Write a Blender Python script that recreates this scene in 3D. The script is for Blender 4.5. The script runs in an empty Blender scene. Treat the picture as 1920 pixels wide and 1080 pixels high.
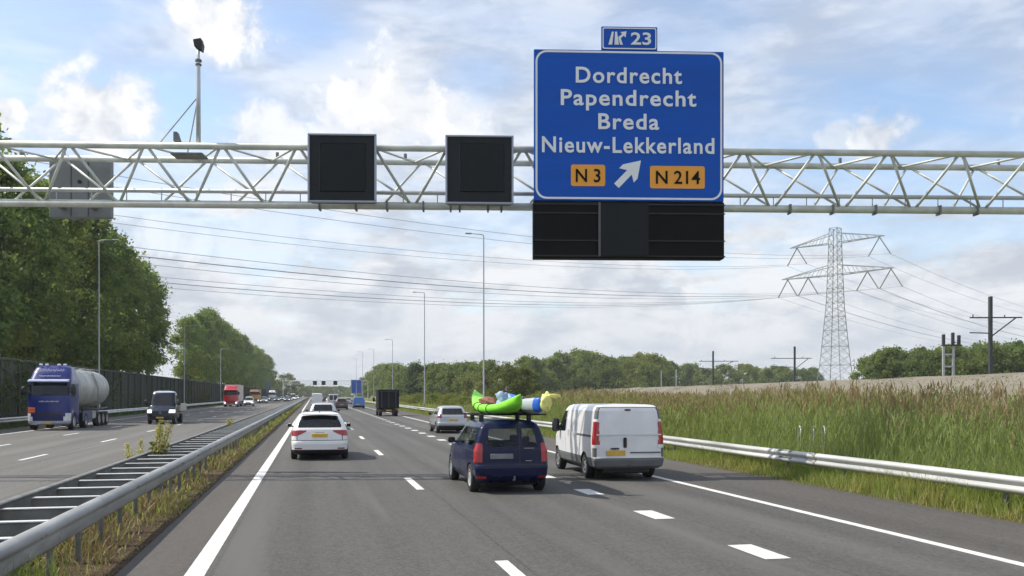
import bpy, math, random
import numpy as np
from mathutils import Vector, Matrix

random.seed(7)
RNG = np.random.default_rng(11)
C = bpy.context.scene.collection
SC = bpy.context.scene
R = math.radians

# ------------------------------------------------------------------ camera
# world: +Y along the motorway, +X to its right, camera rides in the left lane
FOC = 1700.0                      # focal length in pixels of the 1920 px wide photograph
YAW = math.atan((960 - 587) / FOC)
CY, SY = math.cos(YAW), math.sin(YAW)
CAMH = 2.2
cam = bpy.data.cameras.new("camera")
cam.sensor_width = 36.0
cam.lens = 36.0 * FOC / 1920.0
cam.shift_y = 200.0 / 1920.0
cam.clip_start = 0.1
cam.clip_end = 30000
camo = bpy.data.objects.new("camera", cam)
camo.location = (0, 0, CAMH)
camo.rotation_euler = (R(90), 0, -YAW)
C.objects.link(camo)
SC.camera = camo

# ------------------------------------------------------------------ light
SUN_EL, SUN_AHEAD = R(49), R(22)            # sun high on the left, a little ahead
sun_dir = Vector((-math.cos(SUN_EL) * math.cos(SUN_AHEAD), math.cos(SUN_EL) * math.sin(SUN_AHEAD), math.sin(SUN_EL)))
sl = bpy.data.lights.new("sun", "SUN")
sl.energy = 3.5
sl.angle = R(0.6)
sl.color = (1.0, 0.94, 0.84)
so = bpy.data.objects.new("sun", sl)
so.rotation_euler = sun_dir.to_track_quat('Z', 'Y').to_euler()
so.location = (-60, 20, 80)
C.objects.link(so)
SC.view_settings.view_transform = 'Standard'
SC.view_settings.look = 'None'
SC.view_settings.exposure = 0.55
SC.view_settings.gamma = 1.0

# ------------------------------------------------------------------ node helper
class NT:
    def __init__(s, tree): s.t = tree; s.n = tree.nodes; s.l = tree.links
    def new(s, typ, **kw):
        n = s.n.new(typ)
        for k, v in kw.items(): setattr(n, k, v)
        return n
    def put(s, sock, v):
        if isinstance(v, bpy.types.NodeSocket): s.l.new(v, sock)
        else: sock.default_value = v
    def math(s, op, a, b=0.0, c=None, clamp=False):
        n = s.new('ShaderNodeMath', operation=op, use_clamp=clamp)
        s.put(n.inputs[0], a); s.put(n.inputs[1], b)
        if c is not None: s.put(n.inputs[2], c)
        return n.outputs[0]
    def vmath(s, op, a, b=None, scale=None):
        n = s.new('ShaderNodeVectorMath', operation=op)
        s.put(n.inputs[0], a)
        if b is not None: s.put(n.inputs[1], b)
        if scale is not None: s.put(n.inputs['Scale'], scale)
        return n.outputs['Value'] if op in ('DOT_PRODUCT', 'LENGTH', 'DISTANCE') else n.outputs['Vector']
    def noise(s, vec, scale, detail=4, rough=.55, dist=0.0):
        n = s.new('ShaderNodeTexNoise')
        s.put(n.inputs['Vector'], vec); s.put(n.inputs['Scale'], scale)
        s.put(n.inputs['Detail'], detail); s.put(n.inputs['Roughness'], rough); s.put(n.inputs['Distortion'], dist)
        return n.outputs['Fac']
    def sstep(s, v, a, b):
        n = s.new('ShaderNodeMapRange', interpolation_type='SMOOTHSTEP')
        s.put(n.inputs['Value'], v); s.put(n.inputs['From Min'], a); s.put(n.inputs['From Max'], b)
        return n.outputs['Result']
    def lin(s, v, a, b, c=0.0, d=1.0):
        n = s.new('ShaderNodeMapRange')
        s.put(n.inputs['Value'], v); s.put(n.inputs['From Min'], a); s.put(n.inputs['From Max'], b)
        s.put(n.inputs['To Min'], c); s.put(n.inputs['To Max'], d)
        return n.outputs['Result']
    def mix(s, f, a, b, blend='MIX'):
        n = s.new('ShaderNodeMix', data_type='RGBA', blend_type=blend)
        s.put(n.inputs['Factor'], f)
        for i, v in ((6, a), (7, b)):
            s.put(n.inputs[i], v if isinstance(v, bpy.types.NodeSocket) else (*v[:3], 1))
        return n.outputs[2]
    def xyz(s, v):
        n = s.new('ShaderNodeSeparateXYZ'); s.put(n.inputs[0], v); return n.outputs
    def comb(s, x, y, z):
        n = s.new('ShaderNodeCombineXYZ'); s.put(n.inputs[0], x); s.put(n.inputs[1], y); s.put(n.inputs[2], z); return n.outputs[0]

def sky_dir(X, Y):
    rc, up = (X - 960) / FOC, (740 - Y) / FOC
    v = Vector((rc * CY + SY, -rc * SY + CY, up)); return v.normalized()

def make_world():
    w = bpy.data.worlds.new("World"); SC.world = w; w.use_nodes = True
    nt = NT(w.node_tree); nt.n.clear()
    out = nt.new('ShaderNodeOutputWorld')
    sky = nt.new('ShaderNodeTexSky', sky_type='NISHITA')
    sky.sun_disc = False
    sky.sun_elevation = SUN_EL
    sky.sun_rotation = R(270) + SUN_AHEAD
    sky.air_density = 1.0; sky.dust_density = 1.2; sky.ozone_density = 1.5
    bg = nt.new('ShaderNodeBackground'); nt.l.new(sky.outputs[0], bg.inputs[0]); bg.inputs[1].default_value = 0.15
    tc = nt.new('ShaderNodeTexCoord'); d = tc.outputs['Generated']
    x, y, z = nt.xyz(d)
    zc = nt.math('MAXIMUM', z, 0.0)
    den = nt.math('ADD', zc, 0.16)
    p = nt.comb(nt.math('DIVIDE', x, den), nt.math('DIVIDE', y, den), 0.0)
    # thin high veil, streaked
    pr = nt.new('ShaderNodeMapping'); nt.put(pr.inputs['Vector'], p)
    pr.inputs['Rotation'].default_value = (0, 0, R(28)); pr.inputs['Scale'].default_value = (0.55, 1.7, 1)
    veil = nt.noise(pr.outputs[0], 1.15, 7, .58, .5)
    veil2 = nt.noise(p, 0.55, 5, .55, .3)
    veilm = nt.sstep(nt.math('ADD', nt.math('MULTIPLY', veil, .75), nt.math('MULTIPLY', veil2, .45)), .46, .74)
    # low cloud deck towards the horizon, broken and puffy
    pd = nt.comb(x, y, nt.math('MULTIPLY', z, 3.2))
    deck = nt.noise(pd, 5.0, 8, .6, .25)
    deckm = nt.sstep(nt.math('ADD', deck, nt.lin(zc, .0, .26, .36, -.10)), .50, .66)
    # heaped clouds
    puff = nt.noise(d, 11.0, 9, .62, .3)
    puff3 = nt.noise(d, 34.0, 6, .6, .2)
    pf = nt.math('ADD', nt.math('MULTIPLY', puff, .75), nt.math('MULTIPLY', puff3, .25))
    heaps = None; heapcore = None
    HEAPS = [(400, 45, 95, 1.0), (735, 205, 160, 1.0), (830, 225, 100, .9), (650, 250, 90, .9), (190, 215, 110, 1.0), (235, 180, 60, .8), (110, 235, 70, .8),
             (505, 260, 90, .9), (1200, 300, 200, .6), (1450, 470, 160, .6), (540, 420, 150, .6), (8, 215, 46, 1.0), (1640, 255, 66, .9), (1570, 255, 45, .7), (330, 440, 70, .7), (1130, 520, 85, .6),
             (1330, 592, 95, .75), (1640, 590, 50, .5), (770, 590, 90, .6), (640, 470, 80, .45), (960, 580, 80, .5), (1740, 560, 60, .6), (-180, 120, 140, 1), (2150, 140, 160, 1), (2300, 420, 140, .8), (-300, 420, 170, .8)]
    for X, Y, rad, amp in HEAPS:
        c = sky_dir(X, Y)
        dv = nt.vmath('SUBTRACT', d, tuple(c))
        dv = nt.vmath('MULTIPLY', dv, (1.0, 1.0, 1.25))
        q = nt.math('SUBTRACT', 1.0, nt.math('DIVIDE', nt.vmath('LENGTH', dv), rad / FOC))
        q = nt.math('ADD', q, nt.math('MULTIPLY', nt.math('SUBTRACT', pf, .5), 3.4))
        m = nt.math('MULTIPLY', nt.sstep(q, -.12, .55), amp)
        heaps = m if heaps is None else nt.math('MAXIMUM', heaps, m)
    # wide thin openings where the blue comes through
    hole = None
    for X, Y, rad, sx in [(1690, 190, 330, .8), (310, 190, 210, .85), (560, 60, 170, .9), (1300, 40, 220, .5), (90, 60, 260, .55), (900, 150, 130, .6), (1900, 330, 150, .4)]:
        dv = nt.vmath('MULTIPLY', nt.vmath('SUBTRACT', d, tuple(sky_dir(X, Y))), (1, 1, 1.9))
        m = nt.math('MULTIPLY', nt.sstep(nt.math('DIVIDE', nt.vmath('LENGTH', dv), rad / FOC), 1.0, .15), sx)
        hole = m if hole is None else nt.math('MAXIMUM', hole, m)
    cover = nt.math('MAXIMUM', nt.math('MULTIPLY', veilm, .82), deckm)
    cover = nt.math('ADD', nt.math('MULTIPLY', cover, .66), .34)
    cover = nt.math('SUBTRACT', cover, nt.math('MULTIPLY', hole, .66))
    cover = nt.math('MAXIMUM', cover, heaps, clamp=True)
    # cloud tone: grey-blue undersides, white crowns
    tone = nt.noise(pd, 7.0, 7, .6, .2)
    tone2 = nt.noise(pd, 19.0, 6, .6, .3)
    tone = nt.sstep(nt.math('ADD', nt.math('MULTIPLY', tone, .72), nt.math('MULTIPLY', tone2, .28)), .40, .60)
    tone = nt.math('MAXIMUM', nt.math('MULTIPLY', tone, .75), nt.math('MULTIPLY', heaps, nt.sstep(pf, .34, .58)))
    ccol = nt.mix(tone, (.40, .435, .495), (.73, .735, .745))
    horizon = nt.sstep(zc, .16, .0)
    ccol = nt.mix(nt.math('MULTIPLY', horizon, .55), ccol, (.49, .52, .56))
    cb = nt.new('ShaderNodeBackground'); nt.put(cb.inputs[0], ccol); cb.inputs[1].default_value = 1.0
    # blue between the clouds
    mx = nt.new('ShaderNodeMixShader'); nt.put(mx.inputs[0], cover)
    nt.l.new(bg.outputs[0], mx.inputs[1]); nt.l.new(cb.outputs[0], mx.inputs[2])
    nt.l.new(mx.outputs[0], out.inputs[0])
make_world()

# ------------------------------------------------------------------ materials
MATS = {}
def M(name, col, rough=.55, metal=0.0, var=.18, scale=2.5, bump=0.0, bscale=30.0, coat=0.0, spec=.5, emit=0.0, stretch=(1, 1, 1)):
    if name in MATS: return MATS[name]
    m = bpy.data.materials.new(name); m.use_nodes = True
    nt = NT(m.node_tree); b = nt.n['Principled BSDF']
    tc = nt.new('ShaderNodeTexCoord'); mp = nt.new('ShaderNodeMapping')
    nt.l.new(tc.outputs['Object'], mp.inputs[0]); mp.inputs['Scale'].default_value = stretch
    f = nt.noise(mp.outputs[0], scale, 5, .6)
    hi = [min(1, c * (1 + var)) for c in col]; lo = [c * (1 - var) for c in col]
    c = nt.mix(nt.lin(f, .3, .7), lo, hi)
    nt.put(b.inputs['Base Color'], c)
    nt.put(b.inputs['Roughness'], nt.lin(f, .25, .75, max(.02, rough - .07), min(1, rough + .07)))
    b.inputs['Metallic'].default_value = metal
    b.inputs['Specular IOR Level'].default_value = spec
    b.inputs['Coat Weight'].default_value = coat
    b.inputs['Coat Roughness'].default_value = .06
    if emit:
        b.inputs['Emission Color'].default_value = (*col, 1); b.inputs['Emission Strength'].default_value = emit
    if bump:
        bn = nt.new('ShaderNodeBump'); bn.inputs['Strength'].default_value = bump; bn.inputs['Distance'].default_value = .02
        nt.put(bn.inputs['Height'], nt.noise(mp.outputs[0], bscale, 5, .65)); nt.l.new(bn.outputs[0], b.inputs['Normal'])
    MATS[name] = m
    return m

def foliage(name, c1, c2, scale=.5, trans=.35, c3=None, s3=.05):
    if name in MATS: return MATS[name]
    m = bpy.data.materials.new(name); m.use_nodes = True
    nt = NT(m.node_tree); b = nt.n['Principled BSDF']; out = nt.n['Material Output']
    g = nt.new('ShaderNodeNewGeometry'); oi = nt.new('ShaderNodeObjectInfo')
    f = nt.noise(g.outputs['Position'], scale, 5, .7)
    f = nt.math('ADD', f, nt.math('MULTIPLY', nt.math('SUBTRACT', g.outputs['Random Per Island'], .5), .35))
    f = nt.math('ADD', f, nt.math('MULTIPLY', nt.math('SUBTRACT', oi.outputs['Random'], .5), .22))
    c = nt.mix(nt.lin(f, .28, .72), c1, c2)
    if c3: c = nt.mix(nt.sstep(nt.noise(g.outputs['Position'], s3, 4, .6), .50, .66), c, c3)
    nt.put(b.inputs['Base Color'], c); b.inputs['Roughness'].default_value = .6; b.inputs['Specular IOR Level'].default_value = .25
    tr = nt.new('ShaderNodeBsdfTranslucent'); nt.put(tr.inputs[0], nt.mix(.45, c, (.26, .32, .04)))
    mx = nt.new('ShaderNodeMixShader'); mx.inputs[0].default_value = trans
    nt.l.new(b.outputs[0], mx.inputs[1]); nt.l.new(tr.outputs[0], mx.inputs[2]); nt.l.new(mx.outputs[0], out.inputs[0])
    MATS[name] = m
    return m

def asphalt(name, base, tint, grain=.34, streak=.26, rough=.82):
    m = bpy.data.materials.new(name); m.use_nodes = True
    nt = NT(m.node_tree); b = nt.n['Principled BSDF']
    g = nt.new('ShaderNodeNewGeometry'); P = g.outputs['Position']
    def mapped(sx, sy):
        mp = nt.new('ShaderNodeMapping'); nt.l.new(P, mp.inputs[0]); mp.inputs['Scale'].default_value = (sx, sy, 1); return mp.outputs[0]
    st = nt.noise(mapped(1.1, .018), 1.0, 4, .6)
    patch = nt.noise(mapped(.16, .05), 1.0, 5, .6)
    fine = nt.noise(mapped(1, .45), 42.0, 4, .75)
    mid = nt.noise(mapped(1, .4), 5.0, 5, .7)
    v = nt.math('ADD', 1.0, nt.math('MULTIPLY', nt.math('SUBTRACT', st, .5), streak * 3))
    v = nt.math('ADD', v, nt.math('MULTIPLY', nt.math('SUBTRACT', patch, .5), .5))
    v = nt.math('ADD', v, nt.math('MULTIPLY', nt.math('SUBTRACT', fine, .5), grain * 3))
    v = nt.math('ADD', v, nt.math('MULTIPLY', nt.math('SUBTRACT', mid, .5), .25))
    # thin lengthwise joints and oil lines in the wheel tracks
    x = nt.xyz(P)[0]
    xw = nt.math('ADD', x, nt.math('MULTIPLY', nt.math('SUBTRACT', nt.noise(mapped(.4, .25), 1.0, 4, .6), .5), .10))
    for sx_, wd_ in ((2.66, .022), (-1.22, .03), (6.44, .022), (8.72, .02), (-9.3, .03), (-12.9, .03), (-16.4, .03)):
        v = nt.math('SUBTRACT', v, nt.math('MULTIPLY', nt.sstep(nt.math('ABSOLUTE', nt.math('SUBTRACT', xw, sx_)), wd_, wd_ * .3), .30))
    for c_ in (-.35, 1.35, 3.4, 5.1, 6.75, 8.3):
        v = nt.math('SUBTRACT', v, nt.math('MULTIPLY', nt.sstep(nt.math('ABSOLUTE', nt.math('SUBTRACT', xw, c_)), .55, .0), .15))
    spot = nt.sstep(nt.noise(mapped(1, .8), 1.9, 3, .5), .68, .74)
    v = nt.math('SUBTRACT', v, nt.math('MULTIPLY', spot, .14))
    stone = nt.new('ShaderNodeTexVoronoi'); nt.put(stone.inputs['Vector'], mapped(1, .6)); stone.inputs['Scale'].default_value = 26.0
    v = nt.math('ADD', v, nt.math('MULTIPLY', nt.math('SUBTRACT', nt.xyz(stone.outputs['Color'])[0], .5), .34))
    col = nt.mix(1.0, (base[0], base[1], base[2]), nt.comb(v, v, v), 'MULTIPLY')
    col = nt.mix(nt.sstep(nt.noise(mapped(.7, .03), 1.3, 3, .5), .52, .68), col, tint)
    nt.put(b.inputs['Base Color'], col); b.inputs['Roughness'].default_value = rough; b.inputs['Specular IOR Level'].default_value = .35
    bn = nt.new('ShaderNodeBump'); bn.inputs['Strength'].default_value = .35; bn.inputs['Distance'].default_value = .01
    nt.put(bn.inputs['Height'], nt.noise(P, 90.0, 3, .7)); nt.l.new(bn.outputs[0], b.inputs['Normal'])
    return m

def groundmat(name, cols, scale=.25, rough=.95):
    m = bpy.data.materials.new(name); m.use_nodes = True
    nt = NT(m.node_tree); b = nt.n['Principled BSDF']
    P = nt.new('ShaderNodeNewGeometry').outputs['Position']
    f1 = nt.noise(P, scale, 6, .7); f2 = nt.noise(P, scale * 9, 6, .7); f3 = nt.noise(P, scale * 60, 3, .7)
    c = nt.mix(nt.sstep(f1, .40, .60), cols[0], cols[1])
    c = nt.mix(nt.math('MULTIPLY', nt.sstep(f2, .42, .66), .75), c, cols[2])
    c = nt.mix(nt.math('MULTIPLY', nt.sstep(f3, .45, .7), .45), c, [k * .45 for k in cols[0]])
    nt.put(b.inputs['Base Color'], c); b.inputs['Roughness'].default_value = rough; b.inputs['Specular IOR Level'].default_value = .15
    bn = nt.new('ShaderNodeBump'); bn.inputs['Strength'].default_value = .7; bn.inputs['Distance'].default_value = .08
    nt.put(bn.inputs['Height'], nt.math('ADD', f2, f3)); nt.l.new(bn.outputs[0], b.inputs['Normal'])
    return m

def glassmat(name, tint, alpha, refl=1.0):
    m = bpy.data.materials.new(name); m.use_nodes = True
    nt = NT(m.node_tree); nt.n.remove(nt.n['Principled BSDF']); out = nt.n['Material Output']
    t = nt.new('ShaderNodeBsdfTransparent'); t.inputs[0].default_value = (*tint, 1)
    d = nt.new('ShaderNodeBsdfDiffuse'); d.inputs[0].default_value = (.01, .012, .014, 1)
    g = nt.new('ShaderNodeBsdfGlossy'); g.inputs['Roughness'].default_value = .03; g.inputs[0].default_value = (.9, .95, 1, 1)
    a = nt.new('ShaderNodeMixShader'); a.inputs[0].default_value = 1 - alpha
    nt.l.new(t.outputs[0], a.inputs[1]); nt.l.new(d.outputs[0], a.inputs[2])
    lw = nt.new('ShaderNodeFresnel'); lw.inputs[0].default_value = 1.5
    mx = nt.new('ShaderNodeMixShader'); nt.put(mx.inputs[0], nt.math('MULTIPLY', lw.outputs[0], refl, clamp=True))
    nt.l.new(a.outputs[0], mx.inputs[1]); nt.l.new(g.outputs[0], mx.inputs[2]); nt.l.new(mx.outputs[0], out.inputs[0])
    MATS[name] = m
    return m

def paint(name, col, var=.05, metal=0.0, rough=.34, coat=.7, spec=.5): return M(name, col, rough, metal, var, 1.3, coat=coat, spec=spec)

GLASS_CLEAR = glassmat('clear_glass', (.84, .88, .86), .97, .6)
GLASS_DARK = glassmat('dark_glass', (.2, .22, .22), .12)
BLACK = M('black_plastic', (.018, .018, .02), .5)
RUBBER = M('tyre_rubber', (.022, .021, .02), .85, bump=.3)
RIM = M('alloy_rim', (.45, .45, .46), .35, .7)
RED = M('red_lens', (.38, .014, .018), .18, coat=.6)
REDDK = M('dark_red_lens', (.22, .02, .03), .2, coat=.6)
CLEARLENS = M('clear_lens', (.75, .76, .78), .15, coat=.6)
LITLAMP = M('lit_headlamp', (1, .98, .93), .2, emit=1.1, var=.02)
PLATE = M('yellow_plate', (.66, .42, .06), .45)
PLATEDK = M('plate_lettering', (.03, .03, .03), .5)
GALV = M('galvanised_steel', (.52, .54, .55), .42, .55, .16, 1.4, bump=.08)
GALVM = M('dirty_shaded_steel', (.30, .305, .305), .5, .3, .34, 1.6, bump=.1, stretch=(1, .5, 3))  # streaky zinc, base darkened for the shaded side of the median rail
GALVW = M('weathered_or_sunlit_white_steel', (.66, .67, .66), .5, .25, .16, .8, bump=.05)
GALVD = M('dull_or_shaded_zinc', (.20, .20, .19), .6, .4, .3, 3)
SEATM = M('seat_cloth', (.035, .036, .04), .9)

# ------------------------------------------------------------------ object helpers
def link(name, me, parent=None):
    o = bpy.data.objects.new(name, me); C.objects.link(o)
    if parent is not None: o.parent = parent
    return o
def mesh(name, v, f, mats, smooth=False, mi=None):
    me = bpy.data.meshes.new(name)
    me.from_pydata([tuple(p) for p in v], [], [tuple(q) for q in f])
    for m in (mats if isinstance(mats, (list, tuple)) else [mats]): me.materials.append(m)
    if mi is not None: me.polygons.foreach_set('material_index', np.asarray(mi, dtype=np.int32))
    if smooth: me.polygons.foreach_set('use_smooth', np.ones(len(me.polygons), dtype=bool))
    me.update()
    return me
def nmesh(name, verts, quads, mats, mi=None, smooth=False):
    """fast mesh from numpy arrays; quads is (n,4) or (n,3)"""
    me = bpy.data.meshes.new(name); k = quads.shape[1]
    me.vertices.add(len(verts)); me.vertices.foreach_set('co', verts.astype(np.float32).ravel())
    me.loops.add(quads.size); me.loops.foreach_set('vertex_index', quads.astype(np.int32).ravel())
    me.polygons.add(len(quads)); me.polygons.foreach_set('loop_start', np.arange(0, quads.size, k, dtype=np.int32))
    for m in (mats if isinstance(mats, (list, tuple)) else [mats]): me.materials.append(m)
    if mi is not None: me.polygons.foreach_set('material_index', np.asarray(mi, dtype=np.int32))
    if smooth: me.polygons.foreach_set('use_smooth', np.ones(len(quads), dtype=bool))
    me.update(calc_edges=True); me.validate()
    return me
def tag(o, label=None, cat=None, group=None, kind=None):
    if label: o['label'] = label
    if cat: o['category'] = cat
    if group: o['group'] = group
    if kind: o['kind'] = kind
    return o
def thing(name, label, cat, loc=(0, 0, 0), rz=0.0, group=None):
    o = bpy.data.objects.new(name, None); o.empty_display_size = .3; C.objects.link(o)
    o.location = loc; o.rotation_euler = (0, 0, rz)
    return tag(o, label, cat, group)
def dup(root, loc, rz=None, label=None, group=None, scale=None):
    def cp(o, par):
        c = o.copy(); C.objects.link(c); c.parent = par
        for ch in o.children: cp(ch, c)
        return c
    r = cp(root, None); r.location = loc
    if rz is not None: r.rotation_euler = (0, 0, rz)
    if label: r['label'] = label
    if group: r['group'] = group
    if scale is not None: r.scale = scale if isinstance(scale, tuple) else (scale,) * 3
    return r

class MB:
    def __init__(s): s.v = []; s.f = []; s.mi = []; s.cur = 0
    def add(s, vs, fs):
        n = len(s.v); s.v += [tuple(p) for p in vs]; s.f += [tuple(i + n for i in q) for q in fs]; s.mi += [s.cur] * len(fs); return s
    def box(s, x0, x1, y0, y1, z0, z1):
        vs = [(x, y, z) for z in (z0, z1) for y in (y0, y1) for x in (x0, x1)]
        return s.add(vs, [(0, 2, 3, 1), (4, 5, 7, 6), (0, 1, 5, 4), (2, 6, 7, 3), (0, 4, 6, 2), (1, 3, 7, 5)])
    def cbox(s, x0, x1, y0, y1, z0, z1, b=.02):
        """box with chamfered edges"""
        vs = []; 
        for zz, ins in ((z0, b), (z0 + b, 0), (z1 - b, 0), (z1, b)):
            a0, a1, c0, c1 = x0 + ins, x1 - ins, y0 + ins, y1 - ins
            vs += [(a0 + b, c0, zz), (a1 - b, c0, zz), (a1, c0 + b, zz), (a1, c1 - b, zz), (a1 - b, c1, zz), (a0 + b, c1, zz), (a0, c1 - b, zz), (a0, c0 + b, zz)]
        fs = [tuple(range(7, -1, -1)), tuple(range(24, 32))]
        for k in range(3):
            for i in range(8): fs.append((k * 8 + i, k * 8 + (i + 1) % 8, k * 8 + 8 + (i + 1) % 8, k * 8 + 8 + i))
        return s.add(vs, fs)
    def tube(s, p0, p1, r0, r1=None, n=8, cap=True):
        r1 = r0 if r1 is None else r1
        p0, p1 = Vector(p0), Vector(p1); d = (p1 - p0)
        if d.length < 1e-6: return s
        d.normalize(); a = d.orthogonal().normalized(); b = d.cross(a)
        vs = []
        for p, r in ((p0, r0), (p1, r1)):
            for i in range(n):
                t = 2 * math.pi * i / n; vs.append(p + (a * math.cos(t) + b * math.sin(t)) * r)
        fs = [(i, (i + 1) % n, n + (i + 1) % n, n + i) for i in range(n)]
        if cap: fs += [tuple(range(n - 1, -1, -1)), tuple(range(n, 2 * n))]
        return s.add(vs, fs)
    def path(s, pts, r, n=8):
        """tube swept along a polyline; r a number or one per point"""
        pts = [Vector(p) for p in pts]; rs = r if isinstance(r, (list, tuple)) else [r] * len(pts)
        vs = []; a = None
        for i, p in enumerate(pts):
            d = (pts[min(i + 1, len(pts) - 1)] - pts[max(i - 1, 0)]).normalized()
            a = d.orthogonal().normalized() if a is None else (a - d * a.dot(d)).normalized()
            b = d.cross(a)
            for k in range(n):
                t = 2 * math.pi * k / n; vs.append(p + (a * math.cos(t) + b * math.sin(t)) * rs[i])
        fs = []
        for i in range(len(pts) - 1):
            for k in range(n): fs.append((i * n + k, i * n + (k + 1) % n, (i + 1) * n + (k + 1) % n, (i + 1) * n + k))
        fs += [tuple(range(n - 1, -1, -1)), tuple(range((len(pts) - 1) * n, len(pts) * n))]
        return s.add(vs, fs)
    def prism(s, poly, axis, a0, a1):
        """extrude a 2-D polygon; axis 'x': poly in (y,z), 'y': (x,z), 'z': (x,y)"""
        def m(p, a): return {'x': (a, p[0], p[1]), 'y': (p[0], a, p[1]), 'z': (p[0], p[1], a)}[axis]
        n = len(poly); vs = [m(p, a0) for p in poly] + [m(p, a1) for p in poly]
        return s.add(vs, [(i, (i + 1) % n, n + (i + 1) % n, n + i) for i in range(n)] + [tuple(range(n - 1, -1, -1)), tuple(range(n, 2 * n))])
    def lathe(s, prof, axis='z', n=24, c=(0, 0, 0)):
        """prof: list of (radius, height)"""
        vs = []
        for r, h in prof:
            for i in range(n):
                t = 2 * math.pi * i / n; a, b = r * math.cos(t), r * math.sin(t)
                p = {'z': (a, b, h), 'x': (h, a, b), 'y': (b, h, a)}[axis]
                vs.append((p[0] + c[0], p[1] + c[1], p[2] + c[2]))
        fs = []
        for j in range(len(prof) - 1):
            for i in range(n): fs.append((j * n + i, j * n + (i + 1) % n, (j + 1) * n + (i + 1) % n, (j + 1) * n + i))
        return s.add(vs, fs)
    def ell(s, c, r, n=14, m=9):
        prof = [(max(1e-4, math.sin(math.pi * j / m)), -math.cos(math.pi * j / m)) for j in range(m + 1)]
        k = len(s.v); s.lathe(prof, 'z', n)
        s.v[k:] = [(c[0] + p[0] * r[0], c[1] + p[1] * r[1], c[2] + p[2] * r[2]) for p in s.v[k:]]
        return s
    def parts(s, name, mat, parent=None, smooth=False):
        """one object per loose piece"""
        par = list(range(len(s.v)))
        def find(a):
            while par[a] != a: par[a] = par[par[a]]; a = par[a]
            return a
        for f in s.f:
            for i in f[1:]: par[find(i)] = find(f[0])
        g = {}
        for k, f in enumerate(s.f): g.setdefault(find(f[0]), []).append(k)
        out = []
        for ks in g.values():
            idx = sorted({i for k in ks for i in s.f[k]}); mp = {i: n for n, i in enumerate(idx)}
            out.append(link(name, mesh(name, [s.v[i] for i in idx], [tuple(mp[i] for i in s.f[k]) for k in ks], mat, smooth, [s.mi[k] for k in ks]), parent))
        return out
    def build(s, name, mat, parent=None, smooth=False, bevel=0.0):
        me = mesh(name, s.v, s.f, mat, smooth, s.mi)
        o = link(name, me, parent)
        if bevel:
            b = o.modifiers.new('bevel', 'BEVEL'); b.width = bevel; b.segments = 2; b.limit_method = 'ANGLE'
        return o

def W(X, D):
    """a point seen in column X of the photograph at depth D -> road coordinates (x, y)"""
    rc = (X - 960) / FOC * D
    return (rc * CY + D * SY, -rc * SY + D * CY)
def S(r, D):
    """distance along the road of the point r to the right at depth D"""
    return (D - r * SY) / CY

def text_mesh(body, width, height, mat, bold=0.0, spacing=1.0):
    """lettering standing in the XZ plane, facing -Y, centred, its capitals `height` tall and the line `width` wide"""
    cu = bpy.data.curves.new('lettering', 'FONT'); cu.body = body; cu.size = 1.0; cu.space_character = spacing
    cu.offset = bold; cu.extrude = .012; cu.resolution_u = 4
    o = bpy.data.objects.new('lettering', cu); C.objects.link(o)
    bpy.context.view_layer.update()
    dg = bpy.context.evaluated_depsgraph_get()
    me = bpy.data.meshes.new_from_object(o.evaluated_get(dg))
    bpy.data.objects.remove(o)
    n = len(me.vertices); co = np.zeros(n * 3, dtype=np.float32); me.vertices.foreach_get('co', co); co = co.reshape(-1, 3)
    x0, x1 = co[:, 0].min(), co[:, 0].max(); cap = .70
    sx = width / (x1 - x0); sz = height / cap
    out = np.stack([(co[:, 0] - (x0 + x1) / 2) * sx, -co[:, 2] * .6, co[:, 1] * sz], 1)
    me.vertices.foreach_set('co', out.astype(np.float32).ravel())
    me.materials.clear(); me.materials.append(mat); me.update()
    return me
# ================================================================== THE SETTING
def sheet(name, x0, x1, y0, y1, z, mat, th=0.0):
    o = MB().add([(x0, y0, z), (x1, y0, z), (x1, y1, z), (x0, y1, z)], [(0, 1, 2, 3)]).build(name, mat)
    return tag(o, kind='structure')
FAR = 2600
GRASSG = groundmat('meadow_ground', [(.105, .135, .040), (.165, .175, .060), (.21, .185, .085)], .10)
VERGE = groundmat('verge_ground', [(.085, .092, .030), (.13, .115, .045), (.10, .075, .04)], .5)
DIRT = groundmat('median_soil', [(.095, .066, .042), (.155, .112, .072), (.045, .036, .026)], .9)
ASPH = asphalt('lane_asphalt', (.088, .085, .079), (.108, .105, .098))
ASPH_S = asphalt('shoulder_asphalt', (.080, .073, .066), (.094, .085, .075), grain=.40)
ASPH_L = asphalt('far_asphalt', (.125, .120, .110), (.150, .145, .132))  # lighter than the near lanes: sun glare put into the colour
LINE = M('road_paint', (.64, .635, .61), .65, 0, .22, 4.0, bump=.2)

sheet('ground', -9000, 9000, -3000, 15000, -.03, GRASSG)
sheet('median_strip', -5.15, -2.38, -20, FAR, -.012, DIRT)
sheet('shoulder_verge', 11.82, 14.3, -20, FAR, -.012, VERGE)
sheet('road', -1.30, 9.02, -20, FAR, 0, ASPH)
sheet('inner_shoulder', -2.36, -1.30, -20, FAR, 0, ASPH_S)
sheet('hard_shoulder', 9.02, 11.8, -20, FAR, 0, ASPH_S)
sheet('opposite_road', -19.2, -5.2, -20, FAR, 0, ASPH_L)
def line_obj(name, segs, z=.004):
    mb = MB()
    for x0, x1, y0, y1 in segs:
        n = max(1, int((y1 - y0) / 40))
        for i in range(n):
            a, b = y0 + (y1 - y0) * i / n, y0 + (y1 - y0) * (i + 1) / n
            mb.add([(x0, a, z), (x1, a, z), (x1, b, z), (x0, b, z)], [(0, 1, 2, 3)])
    return tag(mb.build(name, LINE), kind='structure')
line_obj('edge_line', [(-1.53, -1.29, -15, 1500)])
line_obj('edge_line', [(8.87, 9.06, -15, 1500)])
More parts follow.
